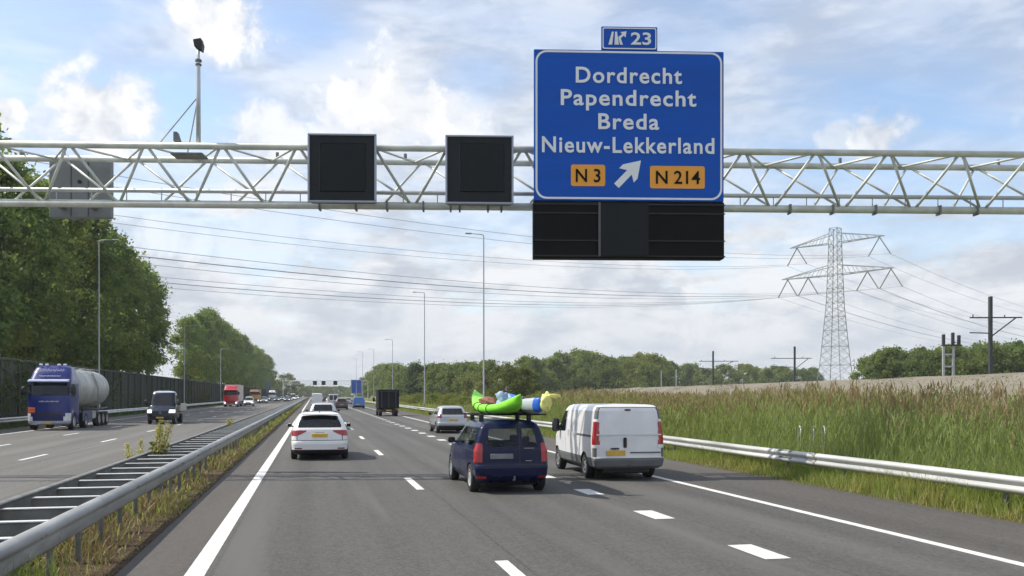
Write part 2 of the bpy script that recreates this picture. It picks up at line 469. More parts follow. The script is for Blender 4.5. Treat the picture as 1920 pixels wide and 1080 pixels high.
line_obj('lane_line', [(2.34, 2.52, 8.7 + 12.25 * k, 11.75 + 12.25 * k) for k in range(-1, 70)])
line_obj('block_line', [(5.90, 6.28, 11.1 + 4.0 * k, 12.25 + 4.0 * k) for k in range(-3, 130)])
line_obj('edge_line', [(-6.2, -6.02, -15, 1500)])
line_obj('edge_line', [(-16.9, -16.72, -15, 1500)])
for rr, ph in ((-9.6, 9.2), (-13.15, 5.0)):
    line_obj('lane_line', [(rr - .08, rr + .08, ph + 12 * k, ph + 3.2 + 12 * k) for k in range(0, 70)])

# ------------------------------------------------------------------ guard rails
WPROF = [(-.022, .162), (.005, .165), (.030, .150), (.070, .118), (.082, .092), (.074, .062), (.020, .022), (.012, 0), (.020, -.022), (.074, -.062), (.082, -.092), (.070, -.118), (.030, -.150), (.005, -.165)]
BPROF = [(-.07, .150), (-.045, .165), (.0, .172), (.045, .160), (.075, .128), (.085, .090), (.078, .055), (.062, .035), (.058, 0), (.058, -.13), (.045, -.16), (.0, -.165)]
def beam(r, zc, side, s0, s1, mat, parent, step=4.0, WPROF=WPROF):
    """a two-wave steel beam; side = +1 shows its waves towards +X"""
    n = int((s1 - s0) / step); k = len(WPROF); vs = []; fs = []
    for i in range(n + 1):
        y = s0 + (s1 - s0) * i / n
        wob = .010 * math.sin(i * 1.7) + .006 * math.sin(i * .61)
        for (d, z) in WPROF: vs.append((r + side * d + wob, y, zc + z + wob * .6))
    for i in range(n):
        for j in range(k - 1):
            q = (i * k + j, i * k + j + 1, (i + 1) * k + j + 1, (i + 1) * k + j)
            fs.append(q if side < 0 else q[::-1])
    o = link('rail', mesh('rail', vs, fs, mat, True), parent)
    so_ = o.modifiers.new('thickness', 'SOLIDIFY'); so_.thickness = .005
    return o
# median barrier: two beams back to back joined by cross spacers, on thin posts
mr = thing('median_guard_rail', 'long double steel guard rail with ladder-like cross spacers between the two carriageways', 'guard rail', (-3.4, 12, 0))
def sub(o, p):   # put a part built in world coordinates under its thing
    o.parent = p; o.matrix_parent_inverse = Matrix.Translation(-Vector(p.location)); return o
def beamw(*a, **k): return sub(beam(*a[:-1], None, **k), a[-1])
BPROF = [(d_, z_ * .86) for d_, z_ in BPROF]
beamw(-2.90, .622, 1, -6, 620, GALVM, mr, WPROF=BPROF); beamw(-4.06, .622, -1, -6, 620, GALVD, mr, WPROF=BPROF)  # far beam darker still, shade of its inner face put into the colour
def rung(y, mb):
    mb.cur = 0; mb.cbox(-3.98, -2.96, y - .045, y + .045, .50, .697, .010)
    mb.cur = 1; mb.box(-3.97, -2.965, y - .062, y + .062, .699, .713)  # white plate added as the sunlit top; dark body paints the shaded face
def post(y, mb):
    for x in (-3.05, -3.92): mb.cbox(x - .035, x + .035, y - .022, y + .022, -.05, .655, .008)
def bolts(y, mb):
    for dy in (-.09, .09):
        mb.cbox(-2.845, -2.80, y + dy - .016, y + dy + .016, .672, .70, .006)
for k in range(48):
    y = 5.0 + 1.333 * k
    if k == 47: break
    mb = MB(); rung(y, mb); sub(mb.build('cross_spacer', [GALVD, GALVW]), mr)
    mb = MB(); post(y, mb)
    for o in mb.parts('post', GALVD): sub(o, mr)
mb = MB(); mb2 = MB(); mb3 = MB()
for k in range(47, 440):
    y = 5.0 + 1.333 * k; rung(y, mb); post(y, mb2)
for k in range(0, 60): bolts(5.0 + 2.666 * k + .2, mb3)
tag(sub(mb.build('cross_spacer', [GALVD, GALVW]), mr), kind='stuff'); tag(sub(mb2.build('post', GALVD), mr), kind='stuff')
tag(sub(mb3.build('bolt', GALVD), mr), kind='stuff')
# verge barrier on the right
vr = thing('verge_guard_rail', 'white weathered guard rail running along the reeds on the right verge', 'guard rail', (12.75, 12, 0))
beamw(12.62, .53, -1, -2, 420, M('streaked_zinc', (.47, .475, .46), .5, .3, .30, .9, bump=.08, stretch=(1, .35, 3)), vr)
mb2 = MB()
for k in range(60):
    y = 12 + 2.666 * k
    mb = MB(); mb.cbox(12.70, 12.78, y - .04, y + .04, -.1, .60, .01); mb.cbox(12.655, 12.702, y - .06, y + .06, .42, .60, .01)
    sub(mb.build('post', GALVD), vr)
for a_, b_ in ((21.0, 21.35), (22.2, 22.9)):
    o = beam(12.612, .53, -1, a_, b_, GALVD, None, .3); o.name = 'splice_plate'; sub(o, vr)
# plain rail in front of the noise wall on the far left
lr = thing('far_guard_rail', 'guard rail along the foot of the dark noise wall', 'guard rail', (-19.7, 60, 0))
beamw(-19.75, .52, 1, 40, 500, GALVW, lr)
for k in range(60):
    y = 50 + 4 * k; sub(MB().cbox(-19.86, -19.79, y - .04, y + .04, -.05, .6, .01).build('post', GALVD), lr)

# ------------------------------------------------------------------ noise wall
WALLM = M('mossy_noise_wall', (.072, .076, .056), .9, 0, .45, .7, bump=.6, bscale=9, stretch=(1, 1, .25))
CAPM = M('wall_capping', (.058, .055, .045), .8, 0, .3, 2)
nw = thing('noise_barrier', 'long dark mossy noise wall beneath the tall poplars on the left', 'noise barrier', (-21, 200, 0))
mb = MB()
y = 40.0
while y < 610:
    mb.box(-21.12, -20.96 + random.uniform(-.012, .012), y, y + 3.96, -.05, 4.62)
    for k in range(9): mb.box(-20.955, -20.93, y + .2 + k * .42, y + .38 + k * .42, .1, 4.55)
    y += 4
sub(mb.build('panel', WALLM), nw)
sub(MB().cbox(-21.2, -20.86, 40, 610, 4.622, 4.78, .03).build('capping', CAPM), nw)
for k in range(96):
    y = 59.98 + 4 * k
    sub(MB().cbox(-20.955, -20.80, y - .09, y + .09, -.05, 4.62, .015).build('post', CAPM), nw)

# ------------------------------------------------------------------ foliage generators
def leaves(centres, size, rng, squash=1.0, up=.3):
    n = len(centres)
    a = rng.normal(size=(n, 3)); a /= np.linalg.norm(a, axis=1, keepdims=True)
    b = rng.normal(size=(n, 3)); b[:, 2] += up; b -= a * (a * b).sum(1, keepdims=True); b /= np.linalg.norm(b, axis=1, keepdims=True)
    sz = size * rng.uniform(.55, 1.35, (n, 1))
    a *= sz * .5; b *= sz * .5 * rng.uniform(.55, .95, (n, 1))
    v = np.empty((n, 4, 3))
    v[:, 0] = centres - a; v[:, 1] = centres - b * .9; v[:, 2] = centres + a; v[:, 3] = centres + b * .9
    return v.reshape(-1, 3), np.arange(4 * n).reshape(n, 4)
def crown_points(rng, z0, z1, rad, shape, nclump, nleaf, csize, hollow=.45):
    pts = []
    H = z1 - z0
    for i in range(nclump):
        f = rng.uniform(0.02, .98) if shape != 'dome' else rng.uniform(0, .97)
        if shape == 'poplar': rr = rad * (math.sin(math.pi * (f * .93 + .045)) ** .62) * (1.06 - .42 * f)
        elif shape == 'dome': rr = rad * math.sqrt(max(.02, 1 - (f * 1.0) ** 2.2)) * (.82 + .18 * min(1, f * 5))
        else: rr = rad * (math.sin(math.pi * (f * .88 + .10)) ** .75)
        th = rng.uniform(0, 2 * math.pi); k = hollow + (1 - hollow) * math.sqrt(rng.uniform())
        k *= rng.uniform(.74, 1.24)
        c = np.array([rr * k * math.cos(th), rr * k * math.sin(th), z0 + H * f])
        cs = csize * rng.uniform(.6, 1.35)
        m = int(nleaf * rng.uniform(.6, 1.4))
        p = rng.normal(size=(m, 3)) * np.array([cs, cs, cs * .72]) * .55
        p[:, 2] -= .10 * (p[:, 0] ** 2 + p[:, 1] ** 2) / max(cs, .1)
        pts.append(c + p)
    return np.concatenate(pts)
BARK = M('tree_bark', (.075, .062, .048), .9, 0, .3, 5, bump=.5)
def trunk_mb(rng, H, r0, limbs, z0, spread):
    mb = MB(); n = 7
    pts = [(math.sin(i * 1.3) * .12 * r0 * i, math.cos(i * 1.9) * .1 * r0 * i, H * i / n) for i in range(n + 1)]
    mb.path(pts, [r0 * (1.25 if i == 0 else 1 - .85 * i / n) for i in range(n + 1)], 8)
    for i in range(limbs):
        f = rng.uniform(z0, .85); th = rng.uniform(0, 2 * math.pi); L = spread * rng.uniform(.5, 1.0) * (1.1 - f * .6)
        p = Vector((0, 0, H * f)); q = p + Vector((math.cos(th) * L * .5, math.sin(th) * L * .5, L * .45)); e = q + Vector((math.cos(th) * L * .45, math.sin(th) * L * .45, L * .6))
        mb.path([p, q, e], [r0 * .38 * (1.1 - f), r0 * .24 * (1.1 - f), r0 * .06], 5)
    return mb
def make_tree(name, seed, H, zc0, rad, shape, nclump, nleaf, leaf, csize, mat, label, cat='tree', group=None, r0=.22, limbs=9, hollow=.45):
    rng = np.random.default_rng(seed)
    t = thing(name, label, cat, (0, 0, 0), 0, group)
    trunk_mb(rng, H * .9, r0, limbs, zc0 / H + .05, rad).build('trunk', BARK, t, True)
    v, q = leaves(crown_points(rng, zc0, H, rad, shape, nclump, nleaf, csize, hollow), leaf, rng)
    link('crown', nmesh('crown', v, q, mat), t)
    return t
class Kind:
    """a few grown trees of one kind, planted again and again as separate things"""
    def __init__(s, protos): s.p = protos; s.used = [False] * len(protos); s.i = 0
    def plant(s, x, y, sc=1.0, label=None, group=None, z=0.0):
        k = s.i % len(s.p); s.i += 1
        rz = random.uniform(0, 6.28); scl = (sc * random.uniform(.92, 1.08), sc * random.uniform(.92, 1.08), sc)
        if not s.used[k]:
            o = s.p[k]; s.used[k] = True; o.location = (x, y, z); o.rotation_euler = (0, 0, rz); o.scale = scl
            if label: o['label'] = label
            if group: o['group'] = group
            return o
        return dup(s.p[k], (x, y, z), rz, label, group, scl)

F_POP = foliage('poplar_leaves', (.078, .148, .054), (.205, .275, .092), .55, .58, (.27, .30, .085), .16)
F_WOOD = foliage('wood_leaves', (.085, .140, .046), (.19, .24, .075), .35, .55, (.24, .25, .075), .06)
F_DARK = foliage('dark_leaves', (.045, .088, .038), (.085, .130, .046), .3, .42)
F_BUSH = foliage('bush_leaves', (.12, .165, .035), (.22, .24, .055), .5, .45, (.32, .20, .055), .06)
F_YEL = foliage('yellowing_leaves', (.085, .115, .032), (.16, .17, .045), .3, .42)

# poplars behind the noise wall: two stands with a gap between them
pop = Kind([make_tree('poplar_tree', 20 + i, 25, [5.4, 7.2, 6.0, 6.6][i], 4.7, 'poplar', 74, 150, .46, 1.30, F_POP, '', 'tree', r0=.30, limbs=16) for i in range(4)])
LP1 = 'tall dense poplar in the near stand rising behind the noise wall'
y = 84.0
while y < 168:
    sc = 1.0 + random.uniform(-.05, .05)
    if y > 145: sc *= .98 - (y - 145) * .004
    pop.plant(-28.3 + random.uniform(-.9, .9), y, sc, LP1, 'near stand of poplars behind the noise wall'); y += random.uniform(6.2, 8.0)
y = 88.0
while y < 160:
    pop.plant(-36 + random.uniform(-1.2, 1.2), y, 1.02, LP1, 'near stand of poplars behind the noise wall'); y += random.uniform(7.5, 9.5)
LP2 = 'poplar in the far stand beyond the gap, reaching to the end of the wall'
y = 222.0
while y < 610:
    sc = (.80 + .24 * min(1, (y - 222) / 45)) * random.uniform(.95, 1.05)
    pop.plant(-28.5 + random.uniform(-1, 1), y, sc, LP2, 'far stand of poplars behind the noise wall'); y += random.uniform(7.5, 10) * (1 + (y - 214) / 500)

wood = Kind([make_tree('broadleaf_tree', 40 + i, 12, 1.6, [4.4, 5.0, 4.0, 4.6][i], 'round', 46, 120, .52, 1.15, F_WOOD, '', 'tree', r0=.16, limbs=8) for i in range(4)])
yel = Kind([make_tree('broadleaf_tree', 60 + i, 9, .5, [4.2, 3.8][i], 'round', 52, 120, .42, 1.0, F_YEL, '', 'tree', r0=.14, limbs=8) for i in range(2)])
dark = Kind([make_tree('dark_tree', 70, 11, .8, 3.4, 'poplar', 80, 80, .5, 1.2, F_DARK, '', 'tree', r0=.16, limbs=8)])
bush = Kind([make_tree('bush', 80 + i, 2.1, .05, [1.7, 2.0][i], 'dome', 50, 60, .22, .55, F_BUSH, '', 'bush', r0=.05, limbs=4) for i in range(2)])

def at(X, D): return W(X, D)
# right-hand trees along the verge, from the vanishing point towards the reeds
G1 = 'trees along the right verge beyond the silver car'
L1 = 'mid-green tree in the belt beyond the lamp posts on the right verge'
for X, D, top in [(692, 520, 702), (700, 480, 694), (708, 450, 689), (716, 430, 686), (725, 400, 684), (734, 380, 683), (743, 360, 684), (752, 345, 688), (763, 330, 690),
                  (790, 300, 686), (803, 290, 685), (816, 280, 684), (829, 275, 683), (842, 270, 684), (855, 265, 683), (868, 262, 682), (881, 258, 681), (894, 254, 682), (906, 250, 681), (918, 246, 678)]:
    h = (740 - top) / FOC * D + 2.2
    wood.plant(*at(X, D), h / 12, L1, G1)
dark.plant(*at(778, 288), ((740 - 682) / FOC * 288 + 2.2) / 11, 'narrow blackish-green tree standing out of the belt on the right verge')
yel.plant(*at(945, 150), ((740 - 684) / FOC * 150 + 2.2) / 9, 'rounded yellow-green tree just behind the nearest right lamp post')
yel.plant(*at(978, 152), ((740 - 686) / FOC * 152 + 2.2) / 9, 'rounded olive tree above the roof kayaks, darker right neighbour of the yellow-green tree')
G2 = 'wood behind the railway bank'
L2 = 'tree in the dense dark wood behind the railway bank left of the pylon'
for i in range(26):
    X = 985 + i * 9.8 + random.uniform(-3, 3); D = random.uniform(330, 400)
    top = 668 + 6 * math.sin(X * .045) + random.uniform(-4, 5) + (0 if X < 1205 else 8)
    wood.plant(*at(X, D), ((740 - top) / FOC * D + 2.2) / 12, L2, G2)
for i in range(18):
    X = 1235 + i * 17 + random.uniform(-4, 4); D = random.uniform(430, 520)
    top = 684 + (X - 1235) * .045 + random.uniform(-6, 5)
    wood.plant(*at(X, D), ((740 - top) / FOC * D + 2.2) / 12, L2, G2)
G3 = 'wood on the right edge behind the bank'
L3 = 'tree in the low round-topped wood behind the bank right of the pylon'
for i in range(24):
    X = 1625 + i * 14.5 + random.uniform(-4, 4); D = random.uniform(185, 235)
    top = 662 - min(18, max(0, (X - 1640) * .05)) + random.uniform(-6, 6) + (12 if X < 1640 else 0)
    wood.plant(*at(X, D), ((740 - top) / FOC * D + 2.2) / 12, L3, G3)
# trees closing the road far ahead
G4 = 'distant trees at the end of the road'
yel.plant(*at(537, 640), ((740 - 702) / FOC * 640 + 2.2) / 9 , 'round-headed distant tree right of the far poplars')
for X, D, top in [(512, 620, 716), (522, 640, 712), (556, 720, 716), (566, 760, 720), (576, 800, 724), (582, 850, 723), (588, 900, 724), (594, 880, 725), (600, 900, 725), (606, 860, 724), (618, 880, 725), (631, 900, 725), (643, 870, 725), (612, 900, 724), (624, 880, 725), (637, 850, 724), (650, 800, 726), (662, 760, 722), (672, 700, 718), (682, 640, 712)]:
    wood.plant(*at(X, D), ((740 - top) / FOC * D + 4.2) / 12, 'small hazy tree closing the motorway far ahead', G4, z=-2.2)
GB = 'bushes on the right verge'
for X, D in [(770, 190), (784, 175), (800, 165), (815, 160), (830, 150), (845, 146), (858, 140), (872, 136), (886, 130), (900, 150), (915, 128), (760, 215), (1000, 120), (1020, 118)]:
    bush.plant(*at(X, D), random.uniform(.65, 1.1), 'low yellow-green bush in the rough grass between lamp posts and reeds', GB)

# ------------------------------------------------------------------ grass, weeds and reeds
def blades(x, y, z, h, w, rng, lean=.35, seg=2, droop=.25, az=None):
    """tapered blades as 2-segment quads; arrays in, mesh arrays out"""
    n = len(x); th = rng.uniform(0, 2 * np.pi, n) if az is None else az
    ln = lean * h * rng.uniform(.1, 1, n); dx, dy = np.cos(th), np.sin(th)
    ph = rng.uniform(0, 2 * np.pi, n); wx, wy = np.cos(ph) * w / 2, np.sin(ph) * w / 2
    v = np.empty((n, 6, 3))
    for k, (t, ww) in enumerate(((0, 1.0), (.55, .8), (1.0, .08))):
        cx = x + dx * ln * t ** 1.7; cy = y + dy * ln * t ** 1.7; cz = z + h * (t - droop * t ** 3 * rng.uniform(0, 1, n) * .6)
        v[:, 2 * k] = np.stack([cx - wx * ww, cy - wy * ww, cz], 1); v[:, 2 * k + 1] = np.stack([cx + wx * ww, cy + wy * ww, cz], 1)
    b = np.arange(n)[:, None] * 6
    q = np.concatenate([b + np.array([[0, 1, 3, 2]]), b + np.array([[2, 3, 5, 4]])])
    return v.reshape(-1, 3), q
def cat(parts):
    vs, qs, ms, n = [], [], [], 0
    for v, q, m in parts:
        vs.append(v); qs.append(q + n); ms.append(np.full(len(q), m, dtype=np.int32)); n += len(v)
    return np.concatenate(vs), np.concatenate(qs), np.concatenate(ms)
def patchy(x, y, f1=.35, f2=.9, ph=0.0):
    return .5 + .25 * np.sin(x * f2 * 2.1 + y * f1 * 1.7 + ph) + .25 * np.sin(y * f2 * .83 - x * f1 * 3.1 + 1.3 + ph * 2)
G_GREEN = foliage('verge_grass', (.20, .285, .055), (.33, .395, .10), .9, .5, (.40, .37, .11), .30)
G_DRY = foliage('dry_grass', (.27, .21, .11), (.40, .32, .18), 1.4, .3)
G_RED = foliage('dead_weed', (.20, .115, .065), (.34, .22, .13), 1.6, .25)
R_GREEN = foliage('reed_leaves', (.195, .265, .088), (.345, .40, .155), .55, .55, (.23, .245, .08), .16)
R_PLUME = foliage('reed_plumes', (.22, .15, .09), (.34, .25, .155), .5, .4, (.26, .16, .09), .12)
def spread(rng, x0, x1, bands):
    X, Y = [], []
    for y0, y1, dens in bands:
        n = int((x1 - x0) * (y1 - y0) * dens); X.append(rng.uniform(x0, x1, n)); Y.append(rng.uniform(y0, y1, n))
    return np.concatenate(X), np.concatenate(Y)
# right verge in front of the guard rail
rg = np.random.default_rng(3)
x, y = spread(rg, 11.72, 13.4, [(13, 30, 620), (30, 60, 260), (60, 120, 70), (120, 240, 18)])
edge = np.clip((x - 11.72 - .28 * patchy(x, y, .6, .5)) / .8, 0, 1)
k = rg.uniform(size=len(x)) < (.25 + .75 * edge); x, y, edge = x[k], y[k], edge[k]
pt = patchy(x, y)
h = (.10 + .40 * edge) * (.5 + .9 * pt) * rg.uniform(.5, 1.25, len(x))
w = np.where(y < 30, .014, np.where(y < 60, .03, .07)) * rg.uniform(.7, 1.4, len(x))
dry = rg.uniform(size=len(x)) < .06 + .25 * (1 - edge)
p1 = blades(x[~dry], y[~dry], -.02, h[~dry], w[~dry], rg, .55); p2 = blades(x[dry], y[dry], -.02, h[dry], w[dry], rg, .7)
v, q, m = cat([(*p1, 0), (*p2, 1)])
tag(link('verge_grass', nmesh('verge_grass', v, q, [G_GREEN, G_DRY], m)), 'yellowish green grass growing along the foot of the right guard rail', 'grass', kind='stuff')
# behind the rail, towards the field, and beyond the reeds
x, y = spread(rg, 13.2, 24, [(70, 130, 14), (130, 260, 4)])
x2, y2 = spread(rg, 24, 60, [(80, 160, 2.2), (160, 300, .7)])
x, y = np.concatenate([x, x2]), np.concatenate([y, y2])
pt = patchy(x, y, .1, .2)
h = (.35 + .6 * pt) * rg.uniform(.5, 1.2, len(x)); w = np.where(y < 130, .10, .22) * rg.uniform(.7, 1.4, len(x))
dry = rg.uniform(size=len(x)) < .25
p1 = blades(x[~dry], y[~dry], -.03, h[~dry], w[~dry], rg, .5); p2 = blades(x[dry], y[dry], -.03, h[dry], w[dry], rg, .5)
v, q, m = cat([(*p1, 0), (*p2, 1)])
tag(link('rough_grass', nmesh('rough_grass', v, q, [G_GREEN, G_DRY], m)), 'tall rough grass on the verge past the end of the reeds', 'grass', kind='stuff')
# reeds
rr = np.random.default_rng(5)
x, y = spread(rr, 14.1, 15.6, [(12, 34, 30), (34, 62, 22), (62, 105, 9)])
x2, y2 = spread(rr, 15.6, 21.5, [(14, 34, 20), (34, 62, 12), (62, 105, 5)])
x, y = np.concatenate([x, x2]), np.concatenate([y, y2])
pt = patchy(x, y, .12, .28)
front = np.clip((x - 14.1) / 1.3, 0, 1)
H = (1.32 + .68 * front + .42 * pt) * rr.uniform(.82, 1.1, len(x)) * np.clip((118 - y) / 62, .42, 1)
far = np.where(y < 34, 1.0, np.where(y < 62, 1.5, 2.6))
parts = []
lean_az = 2.2 * np.sin(x * 1.3 + y * .55) + 1.5 * np.sin(y * .21 + x * .4)
sv = blades(x, y, -.03, H, .012 * far, rr, .22, az=lean_az); parts.append((*sv, 0))
for k in range(8):
    f = rr.uniform(.12, .90, len(x)); keep = rr.uniform(size=len(x)) < .85
    L = rr.uniform(.35, .70, len(x))
    bl = blades(x[keep], y[keep], (H * f)[keep] - .03, (L * rr.uniform(.5, .95, len(x)))[keep], (.026 * far * rr.uniform(.6, 1.3, len(x)))[keep], rr, .95, droop=.9)
    parts.append((*bl, 0))
pl = rr.uniform(size=len(x)) < (.02 + .50 * front)
for k in range(7):
    o = rr.normal(size=(len(x), 2)) * .05 * far[:, None]
    bl = blades((x + o[:, 0])[pl], (y + o[:, 1])[pl], (H * rr.uniform(.82, .98, len(x)))[pl], (.25 * rr.uniform(.6, 1.2, len(x)))[pl], (.028 * far * rr.uniform(.6, 1.3, len(x)))[pl], rr, .6, droop=.6)
    parts.append((*bl, 1))
v, q, m = cat(parts)
tag(link('reed_bed', nmesh('reed_bed', v, q, [R_GREEN, R_PLUME], m)), 'dense bed of tall green reeds with brown plumes behind the right guard rail', 'reeds', kind='stuff')
# undergrowth at the reed foot
x, y = spread(rr, 13.3, 14.6, [(13, 30, 120), (30, 62, 50), (62, 105, 16)])
h = rr.uniform(.45, 1.15, len(x)); w = np.where(y < 30, .03, np.where(y < 62, .05, .1)) * rr.uniform(.7, 1.3, len(x))
v, q = blades(x, y, -.03, h, w, rr, .6)
tag(link('reed_undergrowth', nmesh('reed_undergrowth', v, q, R_GREEN)), 'pale green undergrowth at the foot of the reeds just behind the guard rail', 'grass', kind='stuff')
# median: green tussocks near, dead weeds further on
rm = np.random.default_rng(9)
x, y = spread(rm, -4.9, -2.42, [(4, 9.9, 700), (9.9, 11.2, 160)])
pt = patchy(x, y, .5, .9)
h = (.30 + .42 * pt) * rm.uniform(.5, 1.25, len(x)) * np.clip((-2.38 - x) / .35, .4, 1)
dry = rm.uniform(size=len(x)) < .12
w = .012 * rm.uniform(.7, 1.5, len(x))
p1 = blades(x[~dry], y[~dry], -.02, h[~dry], w[~dry], rm, .6); p2 = blades(x[dry], y[dry], -.02, h[dry], w[dry], rm, .6)
v, q, m = cat([(*p1, 0), (*p2, 1)])
G_MED = foliage('median_grass', (.12, .185, .045), (.27, .32, .10), 1.3, .45)
tag(link('median_grass', nmesh('median_grass', v, q, [G_MED, G_DRY], m)), 'tussocks of long green grass under the near end of the median rail', 'grass', kind='stuff')
x, y = spread(rm, -4.9, -2.40, [(9.7, 20, 300), (20, 40, 150), (40, 90, 50), (90, 220, 14)])
pt = patchy(x, y, .7, .6, 2.0); k = rm.uniform(size=len(x)) < .25 + .75 * pt; x, y, pt = x[k], y[k], pt[k]
edge = np.clip((-2.32 - x) / .6, .25, 1)
h = (.08 + .30 * pt) * edge * rm.uniform(.4, 1.4, len(x)); w = np.where(y < 20, .02, np.where(y < 40, .035, np.where(y < 90, .08, .2))) * rm.uniform(.5, 1.5, len(x))
t = rm.uniform(size=len(x)) + .35 * (patchy(x, y, .15, .12) - .5) - np.clip((y - 25) / 60, 0, .35); c = np.where(t < .15 - .08 * (y < 30), 0, np.where(t < .50, 1, 2))
parts = []
for i in range(3): parts.append((*blades(x[c == i], y[c == i], -.02, h[c == i] * (1.1 if i == 0 else .9), w[c == i], rm, 1.1), i))
v, q, m = cat(parts)
tag(link('median_weeds', nmesh('median_weeds', v, q, [G_GREEN, G_DRY, G_RED], m)), 'dry brown and reddish weeds lying along the foot of the median rail', 'weeds', kind='stuff')
# the strip at the foot of the noise wall
x, y = spread(rm, -20.9, -19.1, [(50, 110, 14), (110, 300, 3)])
v, q = blades(x, y, -.03, rm.uniform(.15, .55, len(x)), np.where(y < 110, .09, .25), rm, .5)
tag(link('wall_grass', nmesh('wall_grass', v, q, F_DARK)), 'dark grass in the shade at the foot of the noise wall', 'grass', kind='stuff')
# fallen leaves and ivy on the wall
n = 26; pts = []
for i in range(n):
    cy = rm.uniform(60, 330); cz = rm.uniform(0, 3.2); k = int(90 + 120 * rm.uniform())
    pts.append(np.stack([np.full(k, -20.86) + rm.uniform(-.03, .06, k), cy + rm.normal(size=k) * 2.4, np.clip(cz + rm.normal(size=k) * 1.0, 0, 4.6)], 1))
v, q = leaves(np.concatenate(pts), .34, rm)
iv = link('ivy', nmesh('ivy', v, q, F_DARK)); sub(iv, nw)

# tall yellow-flowered weeds above the median rail
F_GOLD = foliage('mullein_flowers', (.46, .42, .12), (.62, .56, .20), 3, .35)
F_STALK = foliage('weed_stalk', (.12, .14, .04), (.18, .18, .06), 3, .3)
def tall_weed(X, D, top, n, label, seed):
    rng = np.random.default_rng(seed); px, py = W(X, D)
    t = thing('tall_weed', label, 'weed', (px, py, 0), 0)
    parts = []; H = (740 - top) / FOC * D + 2.2
    for i in range(n):
        ax, ay = rng.normal() * .10, rng.normal() * .12; h = H * rng.uniform(.82, 1.0) if i else H
        lx, ly = ax + rng.normal() * .08, ay + rng.normal() * .10
        MB().path([(ax * .4, ay * .4, -.02), (ax * .8, ay * .8, h * .55), (lx, ly, h)], [.014, .011, .004], 6).build('stem', F_STALK, t)
        m = 170; f = rng.uniform(.50, 1.0, m); wd = .06 * (1.2 - f) / .5
        pts = np.stack([ax * .8 + (lx - ax * .8) * (f - .55) / .45 + rng.normal(size=m) * wd, ay * .8 + (ly - ay * .8) * (f - .55) / .45 + rng.normal(size=m) * wd, h * f], 1)
        parts.append(pts)
    v, q = leaves(np.concatenate(parts), .055, rng); link('flower_head', nmesh('flower_head', v, q, F_GOLD), t)
    mm = 26 * n; pts = np.stack([rng.normal(size=mm) * .10, rng.normal(size=mm) * .12, rng.uniform(.1, H * .62, mm)], 1)
    v, q = leaves(pts, .13, rng); link('foliage', nmesh('foliage', v, q, F_STALK), t)
tall_weed(300, 23.5, 787, 5, 'biggest clump of pale yellow tall weeds standing above the median rail', 31)
tall_weed(255, 22.5, 824, 2, 'single leaning yellow weed left of the big clump above the median rail', 32)
tall_weed(430, 44, 784, 4, 'green weed tuft poking over the median rail further along', 33)

# ------------------------------------------------------------------ railway bank
BANK = groundmat('dry_bank_grass', [(.215, .195, .155), (.265, .235, .19), (.19, .175, .125)], .22)
BD = Vector(W(853 , 1000)) ; BD = Vector((BD.x, BD.y)).normalized()          # direction of the line
B0 = Vector(W(1920, 85))                                                     # a point of its near top edge
BN = Vector((-BD.y, BD.x))                                                   # towards the motorway
prof = [(16, -.05), (12.5, .5), (8, 2.2), (4, 3.4), (1.2, 4.05), (0, 4.2), (-4, 4.32), (-10, 4.3), (-12, 3.8), (-22, -.05)]
vs, fs = [], []; nT = 90
rb = np.random.default_rng(2)
for i in range(nT):
    t = -70 + i * 10
    for j, (o, z) in enumerate(prof):
        p = B0 + BD * t + BN * (o + (rb.normal() * .35 if 0 < j < 4 else 0)); vs.append((p.x, p.y, z + (rb.normal() * .07 if 0 < j < 7 else 0)))
k = len(prof)
for i in range(nT - 1):
    for j in range(k - 1): fs.append((i * k + j, i * k + j + 1, (i + 1) * k + j + 1, (i + 1) * k + j))
tag(link('railway_bank', mesh('railway_bank', vs, fs, BANK, True)), kind='structure')
# dry grass on its slope
n = 12000; t = rb.uniform(-20, 260, n) ** 1.0; o = rb.uniform(-.5, 13, n)
zz = np.interp(o, [p[0] for p in prof[::-1]], [p[1] for p in prof[::-1]])
px = B0.x + BD.x * t + BN.x * o; py = B0.y + BD.y * t + BN.y * o
v, q = blades(px, py, zz - .05, rb.uniform(.06, .16, n), .13 * rb.uniform(.6, 1.4, n) * (1 + t / 150), rb, .6)
G_BANK = foliage('bank_grass', (.24, .21, .165), (.31, .275, .22), .25, .3, (.22, .21, .12), .05)
tag(link('bank_grass', nmesh('bank_grass', v, q, G_BANK)), 'beige dry grass covering the slope of the railway bank', 'grass', kind='stuff')
def bank(X, off=-3.0):
    """the point of the bank, `off` behind its near edge, seen in column X"""
    k = (X - 960) / FOC
    P = B0 + BN * off
    # camera-frame: rc = x*CY - y*SY ; D = x*SY + y*CY
    rc0, d0 = P.x * CY - P.y * SY, P.x * SY + P.y * CY; rc1, d1 = BD.x * CY - BD.y * SY, BD.x * SY + BD.y * CY
    t = (k * d0 - rc0) / (rc1 - k * d1); q = P + BD * t
    return q.x, q.y, d0 + d1 * t
DARKST = M('dark_mast_steel', (.055, .06, .062), .6, .4, .2, 3)
PALEST = M('pale_mast_steel', (.42, .44, .44), .55, .4, .15, 2)
rail_ang = math.atan2(BD.y, BD.x)
